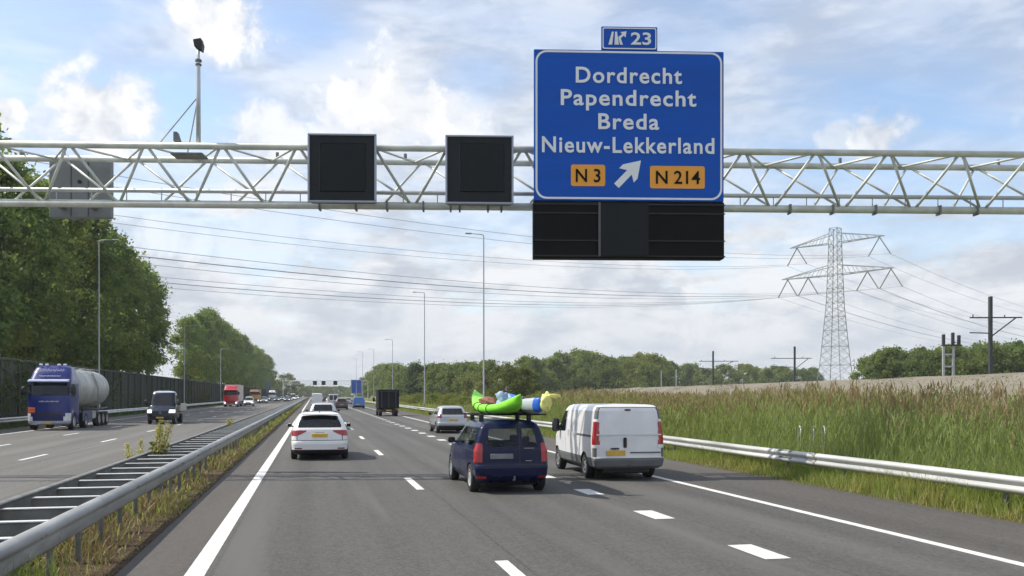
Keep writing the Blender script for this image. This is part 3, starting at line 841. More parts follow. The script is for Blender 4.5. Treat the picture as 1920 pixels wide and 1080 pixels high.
def catenary_mast(X, off, h, label, r, mat, group, left=2.4, right=3.4, arm=True):
    x, y, D = bank(X, off)
    t = thing('catenary_mast', label, 'mast', (x, y, 4.25), rail_ang - math.pi / 2, group)
    MB().cbox(-r, r, -r, r, -.3, h, r * .2).build('pole', mat, t)
    if arm:
        z = h - 2.2
        MB().tube((-left, 0, z), (right, 0, z + .05), r * .42, n=6).build('cross_arm', mat, t)
        MB().tube((0, 0, z - 2.0), (right * .8, 0, z), r * .42, n=6).build('brace', mat, t)
        MB().tube((0, 0, z - 1.6), (-left, 0, z - 1.55), r * .36, n=6).build('steady_arm', mat, t)
        for xx in (-left * .85, right * .45): MB().lathe([(.02, .3), (.07, .24), (.07, .18), (.03, .16), (.07, .1), (.07, .04), (.02, 0)], 'z', 8, (xx, 0, z + .03)).build('insulator', mat, t)
    return t
catenary_mast(1857, -2.0, 8.1, 'tall dark catenary mast with cross arms near the right edge of the photo', .17, DARKST, 'railway catenary masts', 2.2, 3.4)
catenary_mast(1337, -2.0, 7.3, 'dark catenary mast on the bank in front of the wood, left of the pylon', .17, DARKST, 'railway catenary masts', 3.0, 5.5)
catenary_mast(1490, -9.0, 6.8, 'dark catenary mast on the bank just left of the pylon foot', .16, DARKST, 'railway catenary masts', 4.4, 3.2)
for X, h in [(1070, 5.0), (1147, 5.6), (1162, 5.6), (1012, 4.6), (1240, 5.2), (1268, 5.0)]:
    catenary_mast(X, -8.0, h, 'slim pale mast standing before the wood behind the railway bank', .13, PALEST, 'slim pale railway masts', arm=False)
# signal frame on the bank: two pale posts with rungs between them and dark heads
x, y, D = bank(1779, -3.5)
sg = thing('railway_signal', 'pair of pale posts with rungs and dark signal heads on the railway bank', 'signal', (x, y, 4.25), -YAW)
for xx, hh in ((-.62, 4.3), (.52, 4.9)): MB().cbox(xx - .12, xx + .12, -.1, .1, -.3, hh - .8, .02).build('post', PALEST, sg)
for z in (1.1, 2.5): MB().cbox(-.5, .4, -.04, .04, z, z + .18, .01).build('rung', PALEST, sg)
MB().cbox(-.8, 1.35, -.3, .3, 3.55, 3.72, .02).build('platform', DARKST, sg)
for xx, z0, z1 in ((-.62, 3.72, 4.9), (.45, 3.72, 5.1), (1.15, 3.72, 4.8)):
    MB().cbox(xx - .16, xx + .16, -.16, .12, z0, z1, .03).build('signal_head', DARKST, sg)

# ------------------------------------------------------------------ power line
PYL = M('pylon_steel', (.25, .27, .28), .6, .3, .12, .5)
WIRE = M('power_wire', (.30, .32, .34), .6, .3, .1, .5)
PD = 285.0
px, py = W(1566, PD)
ldir = Vector((CY * .75 + SY * .66, -SY * .75 + CY * .66))
line_ang = math.atan2(ldir.y, ldir.x)             # the line crosses the motorway obliquely
pyl = thing('electricity_pylon', 'grey lattice electricity pylon with two cross arms behind the railway bank', 'pylon', (px, py, 0), line_ang + math.pi / 2)
PH = 54.5
mb = MB()
def hw(z): return np.interp(z, [0, 15, 30, 42, PH], [4.5, 3.1, 2.0, 1.6, 1.3])
zs = [0, 4.2, 8, 11.5, 14.6, 17.4, 20, 22.4, 24.6, 26.8, 29, 31.2, 33.4, 35.6, 37.8, 40, 42.2, 44.4, 46.6, 48.8, 51.5, PH]
for a in range(4):
    sx, sy = ((1, 1), (1, -1), (-1, -1), (-1, 1))[a]; tx, ty = ((1, -1), (-1, -1), (-1, 1), (1, 1))[a]
    for i in range(len(zs) - 1):
        z0, z1 = zs[i], zs[i + 1]; w0, w1 = hw(z0), hw(z1)
        mb.tube((sx * w0, sy * w0, z0), (sx * w1, sy * w1, z1), .13, n=4, cap=False)
        mb.tube((sx * w0, sy * w0, z0), (tx * w1, ty * w1, z1), .06, n=4, cap=False)
        mb.tube((tx * w0, ty * w0, z0), (sx * w1, sy * w1, z1), .06, n=4, cap=False)
        if i % 2 == 0: mb.tube((sx * w1, sy * w1, z1), (tx * w1, ty * w1, z1), .08, n=4, cap=False)
mb.build('tower', PYL, pyl)
ARMS = [(49.8, 14.0, [-14.4, 13.4], 5.4), (39.8, 17.0, [-18.0, -10.6, 9.4, 16.8], 5.5)]
HANG = []
for z, half, xs, rise in ARMS:
    mb = MB(); w = hw(z)
    for sgn in (-1, 1):
        tip = Vector((sgn * (half + 2.0), 0, z + .3))
        for yy in (-w, w):
            mb.tube((sgn * w, yy, z), tip, .16, n=4); mb.tube((sgn * w, yy, z + 3.0), tip, .14, n=4)
            for k in range(1, 6):
                f = k / 6; a = Vector((sgn * w, yy, z)).lerp(tip, f); b = Vector((sgn * w, yy, z + 3.0)).lerp(tip, f - .08); mb.tube(a, b, .07, n=4)
                mb.tube(Vector((sgn * w, yy, z)).lerp(tip, f), Vector((sgn * w, -yy, z)).lerp(tip, min(1, f + .12)), .06, n=4)
    mb.build('cross_arm', PYL, pyl)
    for x0 in xs:
        for e in (-1, 1):
            MB().tube((x0, 0, z + .1), (x0 + e * 3.5, 0, z - rise), .19, n=6).build('insulator', PYL, pyl); HANG.append((x0 + e * 3.5, z - rise))
MW = Matrix.Translation((px, py, 0)) @ Matrix.Rotation(line_ang + math.pi / 2, 4, 'Z')
for xo, z in HANG:
    a = MW @ Vector((xo, 0, z))
    for sgn, span, sag, dz in ((-1, 390, 12.5, 0), (1, 360, 11, 0)):
        pts = []
        for i in range(33):
            f = i / 32; p = a + Vector((math.cos(line_ang), math.sin(line_ang), 0)) * (sgn * span * f); p.z -= 4 * sag * f * (1 - f); pts.append(p - a)
        o = MB().path(pts, .040, 4).build('power_cable', WIRE); o.location = a
        tag(o, 'thin power cable sagging from the pylon to the ' + ('left, over the motorway' if sgn < 0 else 'right edge'), 'cable', 'power cables to the ' + ('left' if sgn < 0 else 'right'))

# ------------------------------------------------------------------ lamp posts
LAMPM = M('lamp_post_steel', (.36, .38, .39), .5, .4, .12, 1)
def lamp_post(loc, h, rz, label, group, arm=1.3):
    t = thing('lamp_post', label, 'lamp post', (*loc, 0), rz, group)
    MB().path([(0, 0, -.05), (0, 0, 1.2), (0, 0, 1.25), (0, 0, h - .25), (-.04, 0, h - .06), (-.18, 0, h)], [.12, .12, .09, .055, .05, .045], 10).build('pole', LAMPM, t, True)
    MB().path([(-.15, 0, h), (-arm * .6, 0, h + .04), (-arm, 0, h + .06)], .04, 8).build('arm', LAMPM, t, True)
    MB().cbox(-arm - .55, -arm + .1, -.14, .14, h, h + .13, .04).build('lamp_head', LAMPM, t)
    return t
GL = 'lamp posts along the right verge'
for X, D, top, lab in [(907, 89.5, 440, 'nearest and tallest lamp post on the right verge, behind the roof kayaks'),
                       (796, 140, 549, 'second lamp post on the right verge, in front of the dark tree belt'),
                       (736, 222, 637, 'third lamp post on the right verge, above the black box truck'),
                       (701, 300, 655, 'fourth lamp post on the right verge, faint beside the blue van'),
                       (680, 345, 660, 'fifth lamp post far along the right verge'),
                       (668, 400, 672, 'sixth lamp post far along the right verge, over the far blue sign')]:
    lamp_post(W(X, D), (740 - top) / FOC * D + 2.2, 0, lab, GL)
lamp_post((-20.3, S(-20.3, 88)), 17.2, math.pi, 'lamp post beside the tanker lorry, rising in front of the near poplars', 'lamp posts along the noise wall')
lamp_post((-20.4, S(-20.4, 147)), 13.4, math.pi, 'lamp post behind the dark pickup, in front of the gap between the poplars', 'lamp posts along the noise wall')
lamp_post((-20.4, S(-20.4, 205)), 12.5, math.pi, 'farther lamp post left of the red lorry, against the far poplars', 'lamp posts along the noise wall')

# ------------------------------------------------------------------ loop railings in the reeds
x, y = 14.6, S(14.6, 27.2)
st = thing('stair_railing', 'three grey tube hoops of a stair railing half hidden in the reeds', 'railing', (x, y, 0), -.35)
for dx, dy in ((-.30, 0), (.05, -.15), (.42, .1)):
    pts = [(dx, dy, -.1), (dx, dy, 1.05)] + [(dx, dy + .20 - .20 * math.cos(a), 1.05 + .2 * math.sin(a)) for a in np.linspace(.3, math.pi - .3, 6)] + [(dx, dy + .4, 1.05), (dx, dy + .4, -.1)]
    MB().path(pts, .024, 8).build('hoop', GALV, st, True)
MB().tube((-.30, .2, .62), (.42, .2, .62), .016).build('cross_bar', GALV, st)
# ================================================================== GANTRY AND SIGNS
GA = R(2.2)                                   # the gantry stands a little askew to the road
GD = 25.2
GRZ = -YAW + GA
gx0, gy0 = W(960, GD)
def gu(X, off=0.0):
    """position along the gantry of column X, `off` behind its front chord"""
    k = (X - 960) / FOC; c, s = math.cos(GA), math.sin(GA)
    return ((GD + off * c) * k + off * s) / (c - k * s)
def gz(Y, X=960, off=0.0):
    return CAMH + (740 - Y) / FOC * (GD + gu(X, off) * math.sin(GA) + off * math.cos(GA))
def gloc(u, off, z=0.0):
    c, s = math.cos(GRZ), math.sin(GRZ); return (gx0 + u * c - off * s, gy0 + u * s + off * c, z)
GREENST = M('gantry_steel', (.58, .60, .56), .5, .15, .22, 1.6, bump=.08)
gan = thing('overhead_gantry', 'pale grey lattice gantry of steel tubes spanning both carriageways', 'gantry', (gx0, gy0, 0), GRZ)
ZT, ZB, OB, OM = 9.02, 7.58, 1.5, .77
UL, UR = -22.0, 16.6
MB().tube((UL, 0, ZT), (UR, 0, ZT), .092, n=12).build('top_chord', GREENST, gan, True)
MB().tube((UL, OB, ZT), (UR, OB, ZT), .092, n=12).build('top_chord', GREENST, gan, True)
MB().tube((UL, OM, ZB), (UR, OM, ZB), .108, n=12).build('bottom_chord', GREENST, gan, True)
mb = MB().tube((UL, OM - .02, ZB + .37), (UR, OM - .02, ZB + .37), .062, n=10)
for k in range(40): mb.tube((UL + .5 + k * .97, OM - .02, ZB + .1), (UL + .5 + k * .97, OM - .02, ZB + .35), .016, n=5)
mb.build('cable_tube', GALV, gan, True)
BAY = 2.07; base = gu(128)
i0 = int((UL - base) / BAY) + 1
for i in range(i0, int((UR - base) / BAY) + 1):
    u = base + i * BAY
    for d in (-1, 1):
        if UL < u + d * BAY / 2 < UR:
            MB().tube((u + d * .07, .02, ZT - .05), (u + d * (BAY / 2 - .10), OM - .06, ZB + .08), .042, n=7).build('brace', GREENST, gan, True)
            ub = u - BAY * .38
            MB().tube((ub + d * .07, OB - .02, ZT - .05), (ub + d * .07 + (BAY / 2 - .1) * d + BAY * .38 * (1 if d > 0 else .0) + (0 if d > 0 else -.06), OM + .06, ZB + .08), .036, n=7).build('brace', GREENST, gan, True)
    MB().tube((u - .1, .05, ZT - .02), (u - BAY / 2, OB - .05, ZT - .02), .032, n=6).build('top_brace', GREENST, gan, True)
    MB().tube((u + .1, .05, ZT - .02), (u + BAY / 2, OB - .05, ZT - .02), .032, n=6).build('top_brace', GREENST, gan, True)
for u in (UL + .25, UR - .25):
    for o in (0, OB): MB().tube((u, o, -.1), (u, o, ZT + .1), .15, n=14).build('leg', GREENST, gan, True)
# little lamp-like fittings and clips on the bottom chord
mb = MB()
for X in (600, 668, 726, 794, 845, 862, 915, 940, 1480, 1560, 1640, 1760, 1830):
    u = gu(X, OM); mb.box(u - .025, u + .025, OM - .135, OM + .135, ZB - .145, ZB + .12)
mb.parts('clip', GALVD, gan)
mb = MB()
for X in (40, 120, 520, 760, 1575, 1872): 
    u = gu(X, OB); mb.tube((u, OB, ZT + .08), (u, OB, ZT + .24), .05, n=6)
mb.parts('stud', GALVD, gan)

# ------------------------------------------------------------------ matrix panels
SCREEN = M('unlit_screen', (.010, .012, .014), .45, 0, .3, 6, spec=.3)
SCREEN2 = M('unlit_screen_recess', (.006, .007, .008), .4, 0, .3, 6, spec=.25)
FRAME = M('panel_frame', (.34, .36, .42), .4, .5, .08, 2)
def matrix_panel(X0, X1, Y0, Y1, label, recess):
    off = -.42
    u0, u1 = gu(X0, off), gu(X1, off); Xm = (X0 + X1) / 2
    z1, z0 = gz(Y0, Xm, off), gz(Y1, Xm, off)
    w, h = u1 - u0, z1 - z0
    t = thing('matrix_sign', label, 'matrix sign', gloc((u0 + u1) / 2, off, z0), GRZ, 'unlit matrix signs over the lanes')
    MB().cbox(-w / 2 + .03, w / 2 - .03, .03, .34, .03, h - .03, .03).build('housing', BLACK, t)
    b = .055
    mb = MB(); mb.prism([(-w / 2, 0), (w / 2, 0), (w / 2, b), (-w / 2, b)], 'y', -.05, .05); mb.prism([(-w / 2, h - b), (w / 2, h - b), (w / 2, h), (-w / 2, h)], 'y', -.05, .05)
    mb.prism([(-w / 2, b), (-w / 2 + b, b), (-w / 2 + b, h - b), (-w / 2, h - b)], 'y', -.05, .05); mb.prism([(w / 2 - b, b), (w / 2, b), (w / 2, h - b), (w / 2 - b, h - b)], 'y', -.05, .05)
    mb.build('frame', FRAME, t, bevel=.015)
    MB().box(-w / 2 + b, w / 2 - b, .0, .045, b, h - b).build('screen', SCREEN, t)
    r0, r1, q0, q1 = recess
    MB().cbox(-w / 2 + w * r0, -w / 2 + w * r1, -.03, -.002, h * q0, h * q1, .012).build('display', SCREEN2, t)
    MB().box(-w / 2 + w * r0 - .03, -w / 2 + w * r0 - .005, -.022, -.002, h * q0, h * q1).build('display_edge', BLACK, t)
    for dx in (-w * .3, w * .3): MB().box(dx - .04, dx + .04, .36, .52, .2, h - .1).build('bracket', GALVD, t)
matrix_panel(577, 706, 251, 380, 'square unlit matrix sign over the left lane, left of its twin', (.18, .84, .16, .86))
matrix_panel(835, 963, 254, 383, 'square unlit matrix sign over the middle lane, next to the big blue sign', (.22, .86, .18, .88))

# ------------------------------------------------------------------ blue direction sign
BLUE = M('sign_blue', (.002, .085, .47), .5, 0, .12, 1.0, spec=.25, stretch=(.12, 1, 2.2))
WHITE = M('sign_white', (.80, .82, .84), .45, 0, .05, 2)
ORANGE = M('sign_orange', (.86, .36, .03), .45, 0, .05, 1)
SBLACK = M('sign_black', (.008, .008, .009), .7, 0, .25, 2, spec=.15)
def rrect(x0, x1, z0, z1, r, n=8):
    pts = []
    for cx, cz, a0 in ((x1 - r, z1 - r, 0), (x0 + r, z1 - r, 90), (x0 + r, z0 + r, 180), (x1 - r, z0 + r, 270)):
        for i in range(n + 1):
            a = R(a0 + 90 * i / n); pts.append((cx + r * math.cos(a), cz + r * math.sin(a)))
    return pts
def ring(outer, inner, y):
    n = len(outer); vs = [(p[0], y, p[1]) for p in outer] + [(p[0], y, p[1]) for p in inner]
    return vs, [(i, (i + 1) % n, n + (i + 1) % n, n + i) for i in range(n)]
soff = -.45
U0, U1 = gu(1001, soff), gu(1357, soff)
Z1, Z0 = gz(94.5, 1179, soff), gz(377, 1179, soff)
SWd, SHt = U1 - U0, Z1 - Z0
PX = SWd / 356.0                               # metres per photograph pixel on the sign
sign = thing('direction_sign', 'big blue exit direction sign with four white place names and orange road numbers', 'road sign', gloc((U0 + U1) / 2, soff, Z0), GRZ)
MB().cbox(-SWd / 2, SWd / 2, 0, .10, 0, SHt, .012).build('panel', BLUE, sign)
def sx(X): return (X - 1179) * PX
def sz(Y): return (377 - Y) * PX
mb = MB(); vs, fs = ring(rrect(sx(1004), sx(1354), sz(374), sz(98), .30), rrect(sx(1007.6), sx(1350.4), sz(370.4), sz(101.6), .26), -.006); mb.add(vs, [f[::-1] for f in fs]); mb.build('border', WHITE, sign)
for body, X0, X1, Yb, capx in (('Dordrecht', 1079, 1278, 157, 31), ('Papendrecht', 1051, 1305, 199, 31), ('Breda', 1121, 1235, 243, 31), ('Nieuw-Lekkerland', 1016, 1339, 287, 31)):
    o = link('lettering', text_mesh(body, (X1 - X0) * PX, capx * .93 * PX, WHITE, bold=.018, spacing=1.12), sign); o.location = (sx((X0 + X1) / 2), -.012, sz(Yb))
for body, X0, X1, Y0, Y1, T0, T1 in (('N 3', 1070, 1134, 310, 350, 1079, 1125), ('N 214', 1218, 1321, 311, 353, 1229, 1312)):
    p = MB().prism(rrect(sx(X0), sx(X1), sz(Y1), sz(Y0), .06), 'y', -.012, -.001).build('number_plate', ORANGE, sign)
    o = link('lettering', text_mesh(body, (T1 - T0) * PX, 24 * PX, SBLACK, bold=.010), p); o.location = (sx((T0 + T1) / 2), -.02, sz((Y0 + Y1) / 2 + 12))
# slanting arrow
def rot2(pts, a, c, s=1.0): return [(c[0] + s * (p[0] * math.cos(a) - p[1] * math.sin(a)), c[1] + s * (p[0] * math.sin(a) + p[1] * math.cos(a))) for p in pts]
arrow = [(-33, -6), (2, -6), (-6, -19), (4, -19), (33, 0), (4, 19), (-6, 19), (2, 6), (-33, 6)]
MB().prism(rot2(arrow, R(46), (sx(1178), sz(325)), PX), 'y', -.014, -.002).build('arrow', WHITE, sign)
mb = MB()
for zz in (.6, 1.6, 2.6, 3.5): mb.box(-SWd / 2 + .1, SWd / 2 - .1, .10, .16, zz, zz + .08)
mb.parts('back_rail', GALVD, sign)
mb = MB()
for xx in (-1.6, 0, 1.6): mb.box(xx - .06, xx + .06, .16, .34, .2, SHt - .3)
mb.parts('bracket', GALVD, sign)
# exit number plate on top
a0, a1 = sx(1127), sx(1232); b0, b1 = 0.0, (94 - 50) * PX
ep = thing('exit_sign', 'small blue exit number 23 plate standing on top of the big blue sign', 'road sign', gloc((U0 + U1) / 2, soff, Z1 + .004), GRZ)
MB().cbox(a0, a1, 0, .08, b0, b1, .01).build('panel', BLUE, ep)
mb = MB(); vs, fs = ring(rrect(a0 + .03, a1 - .03, b0 + .03, b1 - .03, .05), rrect(a0 + .06, a1 - .06, b0 + .06, b1 - .06, .04), -.005); mb.add(vs, [f[::-1] for f in fs]); mb.build('border', WHITE, ep)
o = link('lettering', text_mesh('23', 38 * PX, 22 * PX, WHITE, bold=.018), ep); o.location = (sx(1201), -.01, (94 - 83) * PX)
def em(X, Y): return (sx(X), (94 - Y) * PX)
mb = MB()
mb.prism([em(1140, 84), em(1147, 84), em(1150, 60), em(1146.5, 60)], 'y', -.012, -.002)
mb.prism([em(1151.5, 84), em(1160, 84), em(1156, 60), em(1152.5, 60)], 'y', -.012, -.002)
mb.prism([em(1162, 84), em(1167, 84), em(1163, 72), em(1169, 67), em(1172, 70.5), em(1174, 59), em(1162.5, 60.5), em(1166, 64), em(1158.5, 70)], 'y', -.0115, -.002)
mb.build('exit_symbol', WHITE, ep)
MB().box(-.5, -.4, .09, .16, -.4, b1 - .1).box(.4, .5, .09, .16, -.4, b1 - .1).parts('strut', GALVD, ep)
# black rotating-text box under it
bh = (485 - 379) * PX
bx = thing('variable_sign', 'empty black changeable sign box hanging under the big blue sign', 'road sign', gloc((U0 + U1) / 2, soff, Z0 - .01 - bh), GRZ)
hw_ = SWd / 2 + .015
MB().cbox(-hw_, hw_, 0, .42, 0, bh, .015).build('housing', SBLACK, bx)
mb = MB()
for zz in (.045, bh * .30, bh * .78, bh - .1): mb.box(-hw_ - .02, hw_ + .02, -.03, -.002, zz, zz + .03)
mb.parts('ledge', BLACK, bx)
MB().box(sx(1124), sx(1215), -.045, -.031, .05, bh - .06).build('flap', SCREEN2, bx)
MB().box(sx(1121), sx(1125), -.06, -.046, .04, bh - .04).build('flap_hinge', M('dull_grey_edge', (.10, .10, .105), .5), bx)

# ------------------------------------------------------------------ camera mast on the gantry and the sign seen from behind
um = gu(370, .0)
cm = thing('camera_mast', 'slim mast with a dark camera on top, braced to the gantry', 'camera mast', gloc(um, .1, ZT + .1), GRZ)
mh = gz(88, 370) - ZT - .1
MB().path([(0, 0, 0), (0, 0, mh * .55), (0, 0, mh * .8), (0, 0, mh * .92), (0, 0, mh)], [.062, .058, .052, .04, .03], 10).build('pole', GALV, cm, True)
MB().tube((0, 0, mh * .5), (gu(290) - um, .2, .02), .022, n=6).build('brace', GALV, cm); MB().tube((0, 0, mh * .5), (gu(330) - um, .9, -.02), .02, n=6).build('brace', GALV, cm)
mb = MB(); mb.tube((0, 0, mh * .86), (0, 0, mh * .88), .09, n=10); mb.tube((0, 0, mh * .82), (0, 0, mh * .835), .085, n=10); mb.parts('collar', GALVD, cm)
mb = MB(); mb.prism([(-.09, mh + .02), (.11, mh - .10), (.14, mh + .08), (.09, mh + .26), (-.13, mh + .22)], 'y', -.10, .12); mb.build('camera', BLACK, cm, bevel=.02)
MB().cbox(-.75, .12, -.05, .5, -.32, -.26, .01).build('foot_plate', GALVD, cm)
uc = gu(331); sc_ = thing('spotlight', 'small grey floodlight clamped to the gantry beside the camera mast', 'floodlight', gloc(uc, .1, ZT + .1), GRZ)
MB().prism([(-.10, .04), (.10, .0), (.0, .30), (-.10, .30)], 'y', -.08, .1).build('lamp_body', GALVD, sc_, bevel=.01); MB().tube((0, 0, -.06), (0, 0, .1), .03, n=6).build('clamp', GALVD, sc_)
ob = 2.05
u0, u1 = gu(92, ob), gu(207, ob); z1, z0 = gz(300, 150, ob), gz(408, 150, ob)
w = u1 - u0; h = z1 - z0
BACKM = M('sign_back_grey', (.20, .215, .225), .55, .3, .12, 1.2)
bk = thing('sign_back', 'grey back of a sign for the opposite carriageway hung behind the gantry', 'road sign', gloc((u0 + u1) / 2, ob, z0), GRZ)
MB().cbox(-w / 2, w / 2, 0, .25, 0, h, .015).build('housing', BACKM, bk)
mb = MB()
for k in (.36, .64): mb.box(-w / 2 + w * k - .012, -w / 2 + w * k + .012, -.012, -.001, .03, h - .03)
mb.parts('seam', M('dark_seam', (.06, .065, .07), .7), bk)
MB().tube((0, -.03, h * .62), (0, .0, h * .62), .06, n=10).build('socket', BLACK, bk)
MB().cbox(-.5, -.38, -.35, -.01, .22, .34, .01).cbox(.38, .5, -.35, -.01, .22, .34, .01).parts('bracket', GALVD, bk)
MB().path([(-.55, -.04, h + .02), (-.3, -.02, h + .06), (.3, -.02, h + .06), (.75, -.04, h + .02)], .02, 6).build('cable', BLACK, bk)

# ------------------------------------------------------------------ far gantry
FD = 440
fx, fy = W(615, FD)
fg = thing('overhead_gantry', 'thin distant gantry carrying three black matrix signs over the road far ahead', 'gantry', (fx, fy, 0), GRZ)
def fu(X): return (X - 615) / FOC * FD
def fz(Y): return (740 - Y) / FOC * FD + CAMH
for zz, yy in ((fz(714), 0), (fz(714), 1.5), (fz(720), .7)): MB().tube((fu(530), yy, zz), (fu(690), yy, zz), .11, n=6).build('chord', GREENST, fg)
mb = MB()
for k in range(20):
    u = fu(530) + k * 2.07; mb.tube((u, 0, fz(714)), (u + 1.03, .7, fz(720)), .05, n=4); mb.tube((u + 2.07, 0, fz(714)), (u + 1.03, .7, fz(720)), .05, n=4)
mb.build('lattice', GREENST, fg)
for u in (fu(531), fu(689)): MB().tube((u, .7, -.1), (u, .7, fz(714)), .2, n=8).build('leg', GREENST, fg)
for X, lab in ((591, 'leftmost black matrix sign on the distant gantry'), (607, 'middle black matrix sign on the distant gantry'), (629, 'rightmost black matrix sign on the distant gantry, left of the far blue sign')):
    c, s = math.cos(GRZ), math.sin(GRZ); u = fu(X)
    t = thing('matrix_sign', lab, 'matrix sign', (fx + u * c + .5 * s, fy + u * s - .5 * c, fz(722)), GRZ, 'matrix signs on the distant gantry')
    MB().cbox(-.95, .95, -.2, .3, 0, 2.0, .05).build('housing', SBLACK, t); MB().box(-.8, .8, -.23, -.205, .15, 1.85).build('screen', SCREEN2, t)
c, s = math.cos(GRZ), math.sin(GRZ); u = fu(668)
t = thing('direction_sign', 'small far blue direction sign on the distant gantry, above the blue van', 'road sign', (fx + u * c + .6 * s, fy + u * s - .6 * c, fz(738)), GRZ)
MB().cbox(-2.6, 2.6, 0, .2, 0, fz(712) - fz(738), .03).build('panel', BLUE, t)
zz = fz(712) - fz(738)
mb = MB(); vs, fs = ring(rrect(-2.5, 2.5, .1, zz - .1, .3), rrect(-2.4, 2.4, .2, zz - .2, .25), -.012); mb.add(vs, [f[::-1] for f in fs]); mb.build('border', WHITE, t)
bp = thing('roadside_panel', 'grey-blue panel on a post by the far left carriageway, right of the far poplars', 'road sign', (-20.0, 424, 0), GRZ)
MB().cbox(-1.1, 1.1, -.08, .08, 2.2, 8.6, .03).build('panel', M('blue_grey_panel', (.12, .16, .24), .5), bp); MB().tube((0, .12, -.1), (0, .12, 8), .12, n=8).build('post', GALVD, bp)
# ================================================================== VEHICLES
# every vehicle is modelled with its tail at y = 0, nose towards +Y, wheels on z = 0
def slice_body(rows, step=.03, bow_r=.05, bow_f=.12, tap_r=.05, tap_f=.06, hstep=None):
    rows = np.array(rows, float); u = [0.0]
    for i in range(len(rows) - 1):
        d = np.abs(rows[i + 1] - rows[i]); k = max(d[0], d[3], d[1] * .7, d[2] * .25) / step
        n = max(1, int(math.ceil(k))); u += list(i + (np.arange(n) + 1) / n)
    u = np.array(u); Rr = np.stack([np.interp(u, np.arange(len(rows)), rows[:, j]) for j in range(6)], 1)
    hs = hstep or step
    L = rows[:, 2].max() - rows[:, 1].min(); wm = rows[:, 3].max()
    ne = max(6, int(wm * .85 / hs)); nc = max(5, int(.3 / hs)); ns = max(8, int(L / hs)); nf = max(5, int(wm / (hs * 2)))
    out = []
    for z, yr, yf, w, cr, cf in Rr:
        cr = min(cr, w * .9, (yf - yr) * .4); cf = min(cf, w * .9, (yf - yr) * .45)
        xs = [np.linspace(0, w - cr, ne, endpoint=False)]; ys = [np.full(ne, yr)]
        a = np.linspace(0, math.pi / 2, nc, endpoint=False); xs.append(w - cr + cr * np.sin(a)); ys.append(yr + cr - cr * np.cos(a))
        xs.append(np.full(ns, w)); ys.append(np.linspace(yr + cr, yf - cf, ns, endpoint=False))
        xs.append(w - cf + cf * np.cos(a)); ys.append(yf - cf + cf * np.sin(a))
        xs.append(np.linspace(w - cf, 0, nf)); ys.append(np.full(nf, yf))
        x = np.concatenate(xs); y = np.concatenate(ys); t = (y - yr) / (yf - yr)
        q = (x / w) ** 2
        y = y + bow_r * q * np.clip(1 - t * 3, 0, 1) - bow_f * q * np.clip(1 - (1 - t) * 3, 0, 1)
        x = x * (1 - tap_r * np.clip(1 - t * 3, 0, 1) ** 2 - tap_f * np.clip(1 - (1 - t) * 3, 0, 1) ** 2)
        x = np.concatenate([x, -x[-2:0:-1]]); y = np.concatenate([y, y[-2:0:-1]])
        out.append(np.stack([x, y, np.full(len(x), z)], 1))
    V = np.array(out); ns_, N = V.shape[:2]
    i, j = np.meshgrid(np.arange(ns_ - 1), np.arange(N), indexing='ij'); j2 = (j + 1) % N
    F = np.stack([i * N + j, i * N + j2, (i + 1) * N + j2, (i + 1) * N + j], -1).reshape(-1, 4)
    P = V.reshape(-1, 3); c = P[F].mean(1)
    nrm = np.cross(P[F[:, 2]] - P[F[:, 0]], P[F[:, 3]] - P[F[:, 1]]); ln = np.linalg.norm(nrm, axis=1, keepdims=True); nrm /= np.maximum(ln, 1e-9)
    caps = [list(range(N))[::-1], list(range((ns_ - 1) * N, ns_ * N))]
    return P, F, c, nrm, caps
def pip(px, py, poly):
    r = np.zeros(len(px), bool); n = len(poly)
    for i in range(n):
        x0, y0 = poly[i]; x1, y1 = poly[(i + 1) % n]
        if y0 == y1: continue
        k = ((y0 > py) != (y1 > py)) & (px < (x1 - x0) * (py - y0) / (y1 - y0) + x0); r ^= k
    return r
class A: pass
def carve(root, body, name, mats, feats, cut=None):
    """split the swept body into its named parts: each feat is (name, material, mask function, inset)"""
    P, F, c, n, caps = body
    a = A(); a.x, a.y, a.z = c.T; a.nx, a.ny, a.nz = n.T
    ids = np.zeros(len(F), int)
    if cut is not None: ids[cut(a)] = -1
    slot = np.zeros(len(F), int)
    for k, ft in enumerate(feats):
        m = ft[2](a) & (ids >= 0)
        if ft[0] is None: slot[m & (ids == 0)] = 1
        else: ids[m] = k + 1
    def sub_mesh(nm, sel, mts, mi=None, inset=0.0, extra=None):
        f = F[sel]; idx, inv = np.unique(f, return_inverse=True); v = P[idx].copy(); fq = inv.reshape(-1, 4)
        if inset:
            vn = np.zeros_like(v)
            for q in range(4): np.add.at(vn, fq[:, q], n[sel])
            vn /= np.maximum(np.linalg.norm(vn, axis=1, keepdims=True), 1e-9); v += vn * inset
        me = nmesh(nm, v, fq, mts, mi, True)
        return link(nm, me, root)
    sel = ids == 0
    body_o = sub_mesh(name, sel, mats, slot[sel])
    # floor and roof skins
    mb = MB(); mb.v = [tuple(p) for p in P[caps[1]]]; mb.f = [tuple(range(len(caps[1])))]; mb.mi = [0]
    mb.build('roof', mats[0], root)
    mb = MB(); mb.v = [tuple(p) for p in P[caps[0]]]; mb.f = [tuple(range(len(caps[0])))]; mb.mi = [0]
    mb.build('floor', BLACK, root)
    for k, ft in enumerate(feats):
        if ft[0] is None: continue
        s = ids == k + 1
        if s.any(): sub_mesh(ft[0], s, [ft[1]], None, ft[3] if len(ft) > 3 else 0.0)
    return body_o
def arches(ys, r, W):
    def cut(a):
        m = np.zeros(len(a.x), bool)
        for y in ys: m |= ((a.y - y) ** 2 + (a.z - r) ** 2 < (r * 1.13) ** 2) & (np.abs(a.x) > W * .30)
        return m
    return cut
WHEELS = {}
